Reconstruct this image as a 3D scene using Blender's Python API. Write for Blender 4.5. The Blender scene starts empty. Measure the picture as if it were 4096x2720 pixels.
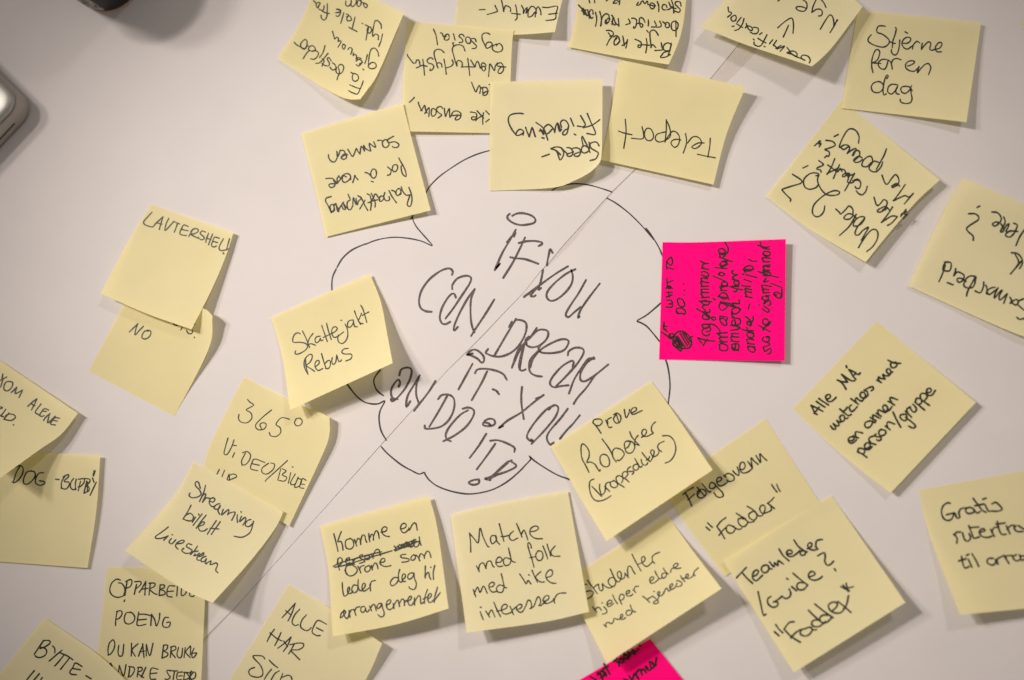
import bpy, math, random
import numpy as np
from mathutils import Matrix, Vector

random.seed(4)
S = 0.001                                   # millimetres to metres
# ------------------------------------------------------------------ camera
FOC, TX, TY, HC = 4000.0, math.radians(11.504), math.radians(10.072), 644.13
scene = bpy.context.scene
C = scene.collection
cx, sx, cy, sy = math.cos(TX), math.sin(TX), math.cos(TY), math.sin(TY)
R = np.array([[cy, 0, sy], [0, 1, 0], [-sy, 0, cy]]) @ np.array([[1, 0, 0], [0, cx, -sx], [0, sx, cx]])
cam_d = bpy.data.cameras.new('camera')
cam = bpy.data.objects.new('camera', cam_d)
C.objects.link(cam)
M = Matrix([list(R[0]) + [0], list(R[1]) + [0], list(R[2]) + [0], [0, 0, 0, 1]])
M.translation = Vector((0, 0, HC * S))
cam.matrix_world = M
cam_d.sensor_width = 36.0
cam_d.sensor_fit = 'HORIZONTAL'
cam_d.lens = 36.0 * FOC / 4096.0
cam_d.clip_start = 0.02
cam_d.clip_end = 30.0
scene.camera = cam


def world(px, py, h):
    """point of the table top (height h in mm) that the photograph shows at px, py"""
    d = R @ np.array([(px - 2048.0) / FOC, -(py - 1360.0) / FOC, -1.0])
    t = (HC - h) / (-d[2])
    return (d[0] * t * S, d[1] * t * S, h * S)


foc = np.array(world(1950, 1000, 0)) - np.array([0, 0, HC * S])
cam_d.dof.use_dof = True
cam_d.dof.focus_distance = float(foc @ (R @ np.array([0, 0, -1.0])))
cam_d.dof.aperture_fstop = 3.6

# ------------------------------------------------------------------ light
w = bpy.data.worlds.new('World')
scene.world = w
w.use_nodes = True
bg = w.node_tree.nodes['Background']
bg.inputs[0].default_value = (1.0, 0.88, 0.80, 1)
bg.inputs[1].default_value = 0.24


def lamp(name, target, dx, dy, up, power, radius, cone, col):
    """spot lamp in the room; dx, dy, up in mm from the point it is aimed at"""
    d = bpy.data.lights.new(name, 'SPOT')
    o = bpy.data.objects.new(name, d)
    C.objects.link(o)
    t = Vector((target[0], target[1], 0)) * S
    o.location = t + Vector((dx, dy, up)) * S
    o.rotation_euler = (t - o.location).to_track_quat('-Z', 'Y').to_euler()
    d.energy = power
    d.shadow_soft_size = radius * S
    d.spot_size = math.radians(cone)
    d.spot_blend = 1.0
    d.color = col
    return o


WARM = (1.0, 0.885, 0.82)
lamp('ceiling_lamp', (-118, 132), -1180, 640, 1500, 125, 110, 24, WARM)
lamp('ceiling_lamp', (-118, 132), -1750, 800, 1500, 76, 140, 25, WARM)
lamp('ceiling_lamp', (-120, 135), 880, 1120, 1500, 40, 110, 28, (1.0, 0.87, 0.78))
scene.view_settings.view_transform = 'Standard'
scene.view_settings.look = 'None'
scene.view_settings.exposure = 0.13
scene.view_settings.gamma = 1.0


# ------------------------------------------------------------------ materials
def mat(name):
    m = bpy.data.materials.new(name)
    m.use_nodes = True
    nt = m.node_tree
    return m, nt, nt.nodes['Principled BSDF'], nt.nodes['Material Output']


def noise(nt, scale, detail=4.0, rough=0.6):
    tc = nt.nodes.new('ShaderNodeTexCoord')
    n = nt.nodes.new('ShaderNodeTexNoise')
    n.inputs['Scale'].default_value = scale
    n.inputs['Detail'].default_value = detail
    n.inputs['Roughness'].default_value = rough
    nt.links.new(tc.outputs['Object'], n.inputs['Vector'])
    return n


def ramp(nt, src, stops):
    r = nt.nodes.new('ShaderNodeValToRGB')
    e = r.color_ramp.elements
    e[0].position, e[0].color = stops[0][0], (*stops[0][1], 1)
    e[1].position, e[1].color = stops[-1][0], (*stops[-1][1], 1)
    for p, c in stops[1:-1]:
        k = e.new(p)
        k.color = (*c, 1)
    nt.links.new(src, r.inputs['Fac'])
    return r


def bump(nt, b, src, strength, dist):
    bp = nt.nodes.new('ShaderNodeBump')
    bp.inputs['Strength'].default_value = strength
    bp.inputs['Distance'].default_value = dist
    nt.links.new(src, bp.inputs['Height'])
    nt.links.new(bp.outputs['Normal'], b.inputs['Normal'])
    return bp


def paper_material(name, lo, hi, back, trans, fib=0.25):
    m, nt, b, out = mat(name)
    n1 = noise(nt, 22.0, 3.0)
    n2 = noise(nt, 1300.0, 2.0, 0.8)
    mixn = nt.nodes.new('ShaderNodeMix')
    mixn.inputs['Factor'].default_value = fib
    nt.links.new(n1.outputs['Fac'], mixn.inputs['A'])
    nt.links.new(n2.outputs['Fac'], mixn.inputs['B'])
    r = ramp(nt, mixn.outputs['Result'], [(0.3, lo), (0.7, hi)])
    nt.links.new(r.outputs['Color'], b.inputs['Base Color'])
    b.inputs['Roughness'].default_value = 0.85
    b.inputs['Specular IOR Level'].default_value = 0.25
    n3 = noise(nt, 900.0, 3.0)
    bump(nt, b, n3.outputs['Fac'], 0.25, 0.00012)
    if trans:
        t = nt.nodes.new('ShaderNodeBsdfTranslucent')
        t.inputs['Color'].default_value = (*back, 1)
        mx = nt.nodes.new('ShaderNodeMixShader')
        mx.inputs[0].default_value = trans
        nt.links.new(b.outputs[0], mx.inputs[1])
        nt.links.new(t.outputs[0], mx.inputs[2])
        nt.links.new(mx.outputs[0], out.inputs['Surface'])
    return m


M_YELLOW = [paper_material('yellow_note_paper', (0.81, 0.76, 0.46), (0.86, 0.81, 0.50), (0.86, 0.76, 0.30), 0.34),
            paper_material('yellow_note_paper_pale', (0.81, 0.765, 0.49), (0.86, 0.815, 0.53), (0.86, 0.77, 0.34), 0.34),
            paper_material('yellow_note_paper_warm', (0.81, 0.755, 0.44), (0.86, 0.805, 0.48), (0.86, 0.75, 0.28), 0.34)]
M_PINK = paper_material('pink_note_paper', (1.0, 0.001, 0.19), (1.0, 0.002, 0.22), (1.0, 0.01, 0.15), 0.10)
M_PINK.node_tree.nodes['Principled BSDF'].inputs['Specular IOR Level'].default_value = 0.08
M_SHEET = paper_material('white_sheet_paper', (0.585, 0.565, 0.555), (0.612, 0.592, 0.580), (0.8, 0.77, 0.73), 0.0)
# slight cockling of the big sheets
nt = M_SHEET.node_tree
nb = noise(nt, 5.5, 2.0, 0.4)
bb = nt.nodes.new('ShaderNodeBump')
bb.inputs['Strength'].default_value = 0.35
bb.inputs['Distance'].default_value = 0.006
nt.links.new(nb.outputs['Fac'], bb.inputs['Height'])
fine = [n for n in nt.nodes if n.type == 'BUMP' and n is not bb][0]
nt.links.new(bb.outputs['Normal'], fine.inputs['Normal'])


def ink_material(name, dark, light, lo=0.45, hi=0.75, scale=900.0, rough=0.55):
    m, nt, b, out = mat(name)
    n = noise(nt, scale, 4.0, 0.75)
    r = ramp(nt, n.outputs['Fac'], [(lo, dark), (hi, light)])
    nt.links.new(r.outputs['Color'], b.inputs['Base Color'])
    b.inputs['Roughness'].default_value = rough
    b.inputs['Specular IOR Level'].default_value = 0.3
    return m


M_INK = ink_material('black_pen_ink', (0.012, 0.015, 0.011), (0.035, 0.036, 0.026))
M_INK_PINK = ink_material('pen_ink_on_pink', (0.018, 0.004, 0.008), (0.07, 0.003, 0.018))
M_MARK = ink_material('marker_ink', (0.040, 0.030, 0.028), (0.25, 0.215, 0.20), 0.46, 0.72, 1700.0)
M_LINE = ink_material('fineliner_ink', (0.022, 0.018, 0.017), (0.10, 0.085, 0.08), 0.5, 0.8, 1200.0)


def plain(name, col, rough, metal=0.0, spec=0.5, grain=0.0):
    m, nt, b, out = mat(name)
    n = noise(nt, 600.0, 3.0)
    r = ramp(nt, n.outputs['Fac'], [(0.3, tuple(c * (1 - grain) for c in col)), (0.7, tuple(min(1, c * (1 + grain)) for c in col))])
    nt.links.new(r.outputs['Color'], b.inputs['Base Color'])
    b.inputs['Roughness'].default_value = rough
    b.inputs['Metallic'].default_value = metal
    b.inputs['Specular IOR Level'].default_value = spec
    return m


M_TABLE = plain('table_laminate', (0.51, 0.475, 0.44), 0.6, grain=0.06)
M_ALU = plain('brushed_aluminium', (0.42, 0.385, 0.345), 0.5, 0.35, grain=0.05)
M_ALU_TOP = plain('lid_aluminium', (0.42, 0.42, 0.39), 0.5, 0.8, grain=0.03)
M_DARK = plain('dark_rubber', (0.06, 0.07, 0.07), 0.6)
M_CUP = plain('black_cup_coating', (0.009, 0.005, 0.004), 0.55, grain=0.2)
M_CUPRIM = plain('cup_cardboard', (0.50, 0.36, 0.27), 0.7, grain=0.1)
M_PRINT = plain('pale_print', (0.80, 0.74, 0.68), 0.6, grain=0.3)


# ------------------------------------------------------------------ helpers
def link(o, parent=None):
    C.objects.link(o)
    if parent is not None:
        o.parent = parent
    return o


def tag(o, label=None, cat=None, group=None, kind=None):
    for k, v in (('label', label), ('category', cat), ('group', group), ('kind', kind)):
        if v:
            o[k] = v
    return o


def mesh_obj(name, verts, faces, m, parent=None, smooth=False):
    me = bpy.data.meshes.new(name)
    me.from_pydata([tuple(v) for v in verts], [], faces)
    me.materials.append(m)
    if smooth:
        me.polygons.foreach_set('use_smooth', [True] * len(me.polygons))
    me.update()
    return link(bpy.data.objects.new(name, me), parent)


# ------------------------------------------------------------------ paper surfaces
def resample(pts):
    """arc-length parametrised smooth curve through pts -> function t in 0..1"""
    p = catmull(np.array(pts, float), 6) if len(pts) > 2 else np.array(pts, float)
    seg = np.linalg.norm(np.diff(p[:, :2], axis=0), axis=1)
    s = np.concatenate([[0], np.cumsum(seg)])
    s /= s[-1]

    def f(t):
        return np.stack([np.interp(t, s, p[:, 0]), np.interp(t, s, p[:, 1])], -1)
    return f


def catmull(p, n):
    if len(p) < 3:
        return p
    q = np.vstack([2 * p[0] - p[1], p, 2 * p[-1] - p[-2]])
    out = []
    for i in range(1, len(q) - 2):
        a, b, c, d = q[i - 1], q[i], q[i + 1], q[i + 2]
        for k in range(n):
            t = k / n
            out.append(0.5 * ((2 * b) + (c - a) * t + (2 * a - 5 * b + 4 * c - d) * t * t + (3 * b - a - 3 * c + d) * t ** 3))
    out.append(p[-1])
    return np.array(out)


class Patch:
    """a sheet of paper: outline seen in the photograph plus its height above the table"""

    def __init__(self, corners, mids, base, seed):
        self.c = corners
        P = [np.array(c[:2], float) for c in corners]
        self.P = P
        E = [resample([P[i]] + [np.array(m, float) for m in mids[i]] + [P[(i + 1) % 4]]) for i in range(4)]
        self.E = E
        self.h = [c[2] for c in corners]
        self.base = base
        self.ph = seed * 1.7
        a = np.array([world(p[0], p[1], 0)[:2] for p in P]) / S
        self.P_min = np.min(P, axis=0) - 30
        self.P_max = np.max(P, axis=0) + 30

    def px(self, u, v):
        u = np.asarray(u, float)
        v = np.asarray(v, float)
        uc, vc = np.clip(u, 0, 1), np.clip(v, 0, 1)
        B, Rr, T, L = self.E[0](uc), self.E[1](vc), self.E[2](1 - uc), self.E[3](1 - vc)
        U, V = u[..., None], v[..., None]
        P = self.P
        bil = (1 - U) * (1 - V) * P[0] + U * (1 - V) * P[1] + U * V * P[2] + (1 - U) * V * P[3]
        Ud, Vd = uc[..., None], vc[..., None]
        bil2 = (1 - Ud) * (1 - Vd) * P[0] + Ud * (1 - Vd) * P[1] + Ud * Vd * P[2] + (1 - Ud) * Vd * P[3]
        coons = (1 - Vd) * B + Vd * T + (1 - Ud) * L + Ud * Rr - bil2
        return coons + (bil - bil2)

    def z(self, u, v):
        u, v = np.clip(u, 0, 1), np.clip(v, 0, 1)
        h = self.h
        u2 = u ** 1.9 if h[1] + h[2] >= h[0] + h[3] else 1 - (1 - u) ** 1.9
        v2 = v ** 1.9 if h[2] + h[3] >= h[0] + h[1] else 1 - (1 - v) ** 1.9
        k = (1 - u2) * (1 - v2) * h[0] + u2 * (1 - v2) * h[1] + u2 * v2 * h[2] + (1 - u2) * v2 * h[3]
        wob = 0.22 * np.sin(3.1 * u + self.ph) * np.sin(2.7 * v + 1.3 * self.ph)
        own = self.base + np.maximum(k + wob * np.minimum(1, k / 1.5), 0)
        if getattr(self, 'lower', None) and np.size(u):
            shp = np.shape(own)
            own = np.ravel(own).astype(float)
            q = self.px(np.ravel(u), np.ravel(v))
            for lo in self.lower:
                mn, mx = lo.P_min, lo.P_max
                near = (q[:, 0] > mn[0]) & (q[:, 0] < mx[0]) & (q[:, 1] > mn[1]) & (q[:, 1] < mx[1])
                if not near.any():
                    continue
                ii = np.nonzero(near)[0]
                lu, lv = lo.inverse(q[ii])
                ins = (lu > -0.02) & (lu < 1.02) & (lv > -0.02) & (lv < 1.02)
                if not ins.any():
                    continue
                ii = ii[ins]
                zl = np.ravel(lo.z(lu[ins], lv[ins])) + 0.10
                self.viol = max(getattr(self, 'viol', 0), float((zl - own[ii]).max()))
                own[ii] = np.maximum(own[ii], zl)
            own = own.reshape(shp)
        return own

    def point(self, u, v, off=0.0):
        p = self.px(u, v)
        z = self.z(u, v) + off
        return np.array([world(a[0], a[1], zz) for a, zz in zip(p.reshape(-1, 2), np.ravel(z))])

    def inverse(self, q):
        """photo positions -> (u, v) on the sheet"""
        q = np.asarray(q, float)
        if not hasattr(self, 'gp'):
            g = np.linspace(0, 1, 41)
            U, V = np.meshgrid(g, g)
            self.gu, self.gv = U.ravel(), V.ravel()
            self.gp = self.px(self.gu, self.gv)
        near = np.argmin(((q[:, None, :] - self.gp[None]) ** 2).sum(-1), axis=1)
        u, v = self.gu[near].copy(), self.gv[near].copy()
        for _ in range(5):
            f = self.px(u, v) - q
            e = 1e-3
            du = (self.px(u + e, v) - self.px(u - e, v)) / (2 * e)
            dv = (self.px(u, v + e) - self.px(u, v - e)) / (2 * e)
            det = du[:, 0] * dv[:, 1] - du[:, 1] * dv[:, 0]
            det = np.where(np.abs(det) < 1e3, 1e3 * np.sign(det + 1e-9), det)
            su = (f[:, 0] * dv[:, 1] - f[:, 1] * dv[:, 0]) / det
            sv = (du[:, 0] * f[:, 1] - du[:, 1] * f[:, 0]) / det
            u = np.clip(u - np.clip(su, -.05, .05), -0.1, 1.1)
            v = np.clip(v - np.clip(sv, -.05, .05), -0.1, 1.1)
        return u, v

    def mesh(self, n=22):
        g = np.linspace(0, 1, n + 1)
        U, V = np.meshgrid(g, g)
        co = self.point(U.ravel(), V.ravel())
        f = [(j * (n + 1) + i, j * (n + 1) + i + 1, (j + 1) * (n + 1) + i + 1, (j + 1) * (n + 1) + i)
             for j in range(n) for i in range(n)]
        # keep the printed side up
        a, b, c = co[f[0][0]], co[f[0][1]], co[f[0][2]]
        if np.cross(b - a, c - b)[2] < 0:
            f = [t[::-1] for t in f]
        return co, f


class Flat:
    def __init__(self, z):
        self.z0 = z

    def lift(self, q, off):
        return np.array([world(a[0], a[1], self.z0 + off) for a in q])


class OnPatch:
    def __init__(self, patch):
        self.p = patch

    def lift(self, q, off):
        u, v = self.p.inverse(q)
        z = self.p.z(u, v)
        out = []
        for a, uu, vv, zz in zip(q, u, v, z):
            out.append(world(a[0], a[1], zz + off))
        return np.array(out)


def ribbon(stroke, half, k):
    """pen stroke as a flat ribbon with round ends; returns photo-space outline points and faces"""
    p = np.array(stroke, float)
    if len(p) == 1:
        p = np.vstack([p, p + [1.5, 1.0]])
    p = catmull(p, 5)
    keep = [0]
    for i in range(1, len(p)):
        if np.linalg.norm(p[i] - p[keep[-1]]) > 2.2:
            keep.append(i)
    if len(keep) < 2:
        keep = [0, len(p) - 1]
    p = p[keep]
    t = np.gradient(p, axis=0)
    ln = np.linalg.norm(t, axis=1)[:, None]
    t = t / np.maximum(ln, 1e-6)
    nrm = np.stack([-t[:, 1], t[:, 0]], -1)
    rr = np.random.RandomState(k)
    ph = rr.uniform(0, 6.28, 3)
    s = np.arange(len(p))
    wv = half * (1 + 0.10 * np.sin(s * 0.33 + ph[0]) + 0.07 * np.sin(s * 0.81 + ph[1]))
    wv = wv[:, None]
    Lp, Rp = p + nrm * wv, p - nrm * wv
    verts = []
    for i in range(len(p)):
        verts += [Lp[i], p[i], Rp[i]]
    faces = []
    for i in range(len(p) - 1):
        a = 3 * i
        faces += [(a, a + 1, a + 4, a + 3), (a + 1, a + 2, a + 5, a + 4)]
    # round caps
    for end, sgn in ((0, -1), (len(p) - 1, 1)):
        base = len(verts)
        for a in (-60, -30, 0, 30, 60):
            ar = math.radians(a)
            verts.append(p[end] + sgn * t[end] * wv[end] * math.cos(ar) + nrm[end] * wv[end] * math.sin(ar))
        ring = [3 * end + 2] + [base + i for i in range(5)] + [3 * end]
        for i in range(len(ring) - 1):
            faces.append((3 * end + 1, ring[i], ring[i + 1]))
    return np.array(verts), faces


SC = [0]


def written(name, strokes, surf, half, m, parent):
    V, F = [], []
    for st in strokes:
        SC[0] += 1
        v, f = ribbon(st, half, SC[0])
        co = surf.lift(v, 0.05 + 0.003 * (SC[0] % 10))
        b = sum(len(x) for x in V)
        V.append(co)
        for t in f:
            t = [i + b for i in t]
            F.append(tuple(t))
    V = np.vstack(V)
    G = []
    for t in F:
        a, b, c = V[t[0]], V[t[1]], V[t[2]]
        G.append(t if np.cross(b - a, c - b)[2] >= 0 else t[::-1])
    o = mesh_obj(name, V, G, m, parent)
    return o


def parse(block):
    """'word: x,y x,y / x,y ...' lines -> [(word, [stroke, ...])]"""
    res = []
    for line in block.strip().splitlines():
        k, rest = line.split(':')
        res.append((k, [[tuple(float(c) for c in q.split(',')) for q in s.split()] for s in rest.split('/')]))
    return res


# ------------------------------------------------------------------ table and the two sheets
table = mesh_obj('table_top', [(-0.9, -0.7, 0), (0.9, -0.7, 0), (0.9, 0.75, 0), (-0.9, 0.75, 0),
                               (-0.9, -0.7, -0.03), (0.9, -0.7, -0.03), (0.9, 0.75, -0.03), (-0.9, 0.75, -0.03)],
                 [(0, 1, 2, 3), (7, 6, 5, 4), (0, 4, 5, 1), (1, 5, 6, 2), (2, 6, 7, 3), (3, 7, 4, 0)], M_TABLE)
tag(table, kind='structure')
SZ = 0.35                                     # the sheets lie a little above the table
left_edge = [(3500, -470), (3100, 8), (2958, 171), (2875, 273), (2540, 677), (2446, 768), (2255, 978), (2194, 1052), (2160, 1086),
             (2096, 1168), (2018, 1248), (1931, 1340), (1888, 1384), (1784, 1486), (1664, 1623), (1542, 1758), (1300, 2030), (1060, 2297),
             (944, 2425), (818, 2552), (500, 2900), (280, 3150)]
right_edge = [(3540, -430), (3150, 50), (3003, 234), (2925, 313), (2545, 679), (2455, 770), (2285, 978), (2205, 1056), (2162, 1087),  # top end of the gap stays wide; pale table there stands in for shade
              (2097, 1169.5), (2020, 1250), (1937, 1343.5), (1890, 1386.5), (1785, 1487.5), (1665, 1624.5), (1544, 1760), (1301, 2031.5), (1061, 2298.5),
              (948, 2428), (824, 2562), (506, 2910), (288, 3160)]


def sheet(edge, far, label, z):
    e = np.array([world(x, y, z) for x, y in edge])
    n = len(e)
    f3 = np.array([(x, y, z * S) for x, y in far])
    rows = 14
    V = []
    for j in range(rows + 1):
        t = j / rows
        for i in range(n):
            a = e[i]
            b = f3[0] * (1 - i / (n - 1)) + f3[1] * (i / (n - 1))
            V.append(a * (1 - t) + b * t)
    V = np.array(V)
    F = [(j * n + i, j * n + i + 1, (j + 1) * n + i + 1, (j + 1) * n + i) for j in range(rows) for i in range(n - 1)]
    a, b, c = V[F[0][0]], V[F[0][1]], V[F[0][2]]
    if np.cross(b - a, c - b)[2] < 0:
        F = [t[::-1] for t in F]
    # thickness: a skirt along the seam edge
    k = len(V)
    low = e - np.array([0, 0, (z - 0.05) * S])
    V = np.vstack([V, low])
    F += [(i, i + 1, k + i + 1, k + i) for i in range(n - 1)]
    o = mesh_obj('paper_sheet', V, F, M_SHEET)
    return tag(o, label, 'paper sheet', 'white paper sheets laid side by side')


sheet_l = sheet(left_edge, [(-0.62, 0.60), (-0.72, -0.45)], 'large white paper sheet on the upper left side of the diagonal seam', SZ)
sheet_r = sheet(right_edge, [(0.70, 0.60), (0.60, -0.55)], 'large white paper sheet on the lower right side of the diagonal seam', SZ)


def side(strokes):
    c = np.mean([p for s in strokes for p in s], axis=0)
    xs = np.interp(c[1], [p[1] for p in left_edge], [p[0] for p in left_edge])
    return sheet_l if c[0] < xs else sheet_r


BUBBLE = '''
outline_a: 1643,876 1676,822 1708,763 1725,738 1760,704 1805,672 1851,643 1905,618 1958,602 2000,594
outline_b: 1648,857 1653,883 1668,910 1691,937 1714,963 1729,983 1687,965 1638,954 1584,949 1538,953 1497,963 1462,977
outline_d: 2208,761 2233,748 2272,737 2318,735 2365,742 2407,754 2446,767
outline_e: 2429,793 2466,814 2513,850 2555,890 2593,932 2615,958
outline_f: 2584,913 2605,940 2625,971 2637,993 2647,1017 2662,1056
outline_g: 2662,1191 2642,1213 2615,1237 2584,1262 2549,1283 2564,1291 2588,1306 2611,1332 2637,1364 2656,1391
outline_h: 2660,1431 2673,1475 2680,1544 2672,1622
outline_i: 1348,1069 1371,1032 1409,999 1462,975
outline_j: 1376,1519 1394,1544 1422,1580 1452,1605 1483,1615 1513,1615 1539,1604 1521,1641 1516,1676 1524,1722 1545,1761
outline_k: 1525,1787 1554,1818 1605,1859 1646,1882 1676,1896 1696,1890 1702,1900 1717,1920 1747,1943 1798,1963 1859,1975 1910,1973 1971,1958 2027,1928 2073,1890 2103,1859 2123,1836 2116,1824 2139,1844 2184,1874 2230,1900 2278,1918
outline_l: 1521,1480 1503,1503 1495,1524 1503,1554 1519,1572 1533,1582
outline_m: 1345,1076 1334,1098 1328,1124 1328,1162 1334,1196 1354,1233 1383,1269
'''
QUOTE = '''
dot: 2049,863 2068,854 2094,853 2123,861 2141,876 2136,891 2111,898 2081,900 2051,891 2032,876 2030,864 2039,855
if: 2063,919 2039,961 2009,1012 1979,1080 / 2062,931 2056,946 / 2028,969 2045,948 / 1996,1058 1981,1077 2000,1054 / 2100,950 2081,991 2051,1050 2013,1111 / 2075,972 2106,965 2140,964 2166,969 2168,976 2155,984 / 2041,1029 2064,1033 2102,1037 2153,1055
you: 2210,1011 2200,996 2195,1020 2187,1060 / 2172,1080 2164,1122 2153,1160 2164,1152 / 2272,1065 2221,1096 2161,1139 2098,1185 / 2164,1135 2123,1168 2096,1188 / 2161,1139 2128,1173 2123,1185 2136,1185 2144,1180 / 2301,1077 2263,1096 2221,1130 2191,1164 2187,1188 2202,1203 2229,1196 2263,1168 2286,1135 2291,1105 2285,1080 / 2344,1120 2314,1173 2280,1224 2263,1257 2274,1268 2297,1249 2322,1228 / 2399,1134 2356,1190 2322,1240 2312,1272 2318,1266
can: 1808,1099 1811,1086 1801,1075 1784,1075 1755,1088 1717,1118 1687,1160 1676,1202 1683,1232 1704,1245 1727,1247 / 1809,1156 1810,1139 1831,1113 1865,1103 1884,1111 1878,1135 1848,1181 1814,1232 1782,1274 / 1823,1190 1818,1177 1808,1175 1789,1194 1768,1232 1759,1270 1768,1293 1784,1296 1801,1287 / 1899,1156 1873,1190 1840,1249 1818,1300 1816,1323 1831,1308 / 1897,1160 1884,1198 1882,1249 1886,1296 1897,1329 / 1977,1198 1941,1257 1907,1308 1884,1344
dream: 2064,1276 2039,1317 2009,1368 1979,1420 / 2062,1279 2085,1281 2104,1293 2104,1325 2085,1368 2051,1406 2009,1425 1975,1425 1950,1416 1943,1410 1952,1396 / 2047,1287 2036,1308 / 2147,1312 2123,1346 2098,1372 2072,1414 2051,1461 2047,1473 / 2115,1346 2102,1359 2106,1372 / 2096,1380 2089,1418 2081,1461 2079,1478 / 2111,1359 2149,1323 2178,1319 2193,1329 2187,1355 2161,1380 2132,1389 2111,1384 2102,1372 / 2161,1384 2153,1393 2166,1410 2212,1412 2255,1401 2274,1372 2267,1358 2238,1359 2195,1378 2161,1401 2132,1435 2121,1469
dream_b: 2083,1376 2062,1427 2050,1463 / 2093,1386 2078,1447 2078,1473 2088,1483 2103,1477 / 2159,1397 2123,1437 2116,1468 2123,1491 2144,1503 2167,1506 / 2271,1422 2276,1404 2301,1391 2329,1394 2334,1412 2311,1452 2266,1503 2225,1544 / 2291,1468 2294,1447 2281,1445 2245,1468 2210,1508 2200,1534 2215,1549 2245,1544 2273,1541 / 2378,1435 2352,1437 2322,1478 2296,1519 2276,1574 / 2375,1430 2347,1452 2324,1488 2322,1519 2342,1524 2383,1498 2433,1458 / 2378,1503 2347,1549 2311,1590 2295,1615 / 2332,1468 2319,1488
it: 1867,1419 1884,1422 1910,1435 1925,1450 1935,1445 1935,1427 1920,1409 1902,1399 1884,1402 1869,1416 1890,1414 / 1890,1455 1864,1503 1834,1557 / 1900,1492 1910,1478 1940,1475 1981,1482 2012,1496 2027,1519 / 1948,1486 1925,1534 1887,1600 / 1971,1557 1986,1564 1996,1577
you_b: 2088,1548 2085,1585 2087,1625 2095,1676 / 2174,1580 2134,1610 2083,1651 2032,1681 2001,1707 1994,1713 2012,1704 / 2164,1587 2144,1595 / 2195,1638 2215,1620 2233,1630 2225,1661 2200,1696 2164,1737 2126,1775 / 2215,1623 2189,1635 2154,1671 2123,1712 2108,1742 2113,1757 2134,1768 2126,1757 / 2271,1635 2240,1676 2200,1722 2187,1752 2200,1778 2215,1770 / 2319,1661 2291,1696 2266,1722 2240,1755
small_o: 1938,1684 1956,1675 1976,1679 1979,1696 1961,1704 1935,1702 1934,1691 1951,1692 1961,1699
can_b: 1597,1501 1605,1478 1630,1470 1646,1480 1641,1513 1620,1554 1590,1590 1569,1605 1564,1595 1580,1597 / 1595,1547 1600,1529 1592,1519 1574,1539 1564,1564 1569,1590 1590,1597 / 1679,1501 1656,1539 1630,1585 1625,1628 1641,1605 / 1676,1506 1666,1539 1665,1580 1676,1615 / 1742,1524 1717,1564 1686,1605 1656,1643
do: 1752,1597 1768,1580 1798,1580 1816,1597 1816,1635 1798,1676 1768,1704 1732,1714 1702,1714 1699,1702 / 1788,1585 1757,1641 1717,1707 / 1851,1635 1874,1630 1895,1641 1892,1666 1864,1707 1818,1742 1773,1765 / 1872,1641 1839,1661 1798,1707 1783,1737 1788,1757 1803,1765
it_b: 1945,1735 1915,1783 1879,1831 / 1961,1763 1991,1761 2027,1773 2057,1790 2057,1808 / 1981,1775 1951,1818 1907,1877
exclamation: 2027,1849 2047,1841 / 2032,1846 2001,1874 1966,1905 1938,1915 1961,1920 / 2042,1844 2065,1864 2032,1884 1986,1900 1956,1918 / 2032,1851 1976,1900 / 1915,1918 1895,1920 1874,1930 1890,1939 1912,1935 1918,1923
'''
flat = Flat(SZ)
for word, st in parse(BUBBLE):
    written('speech_bubble_outline', st, flat, 2.6 if word < 'outline_g' else 3.1, M_LINE, side(st))
for word, st in parse(QUOTE):
    written('written_word', st, flat, 4.3, M_MARK, side(st))

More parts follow.
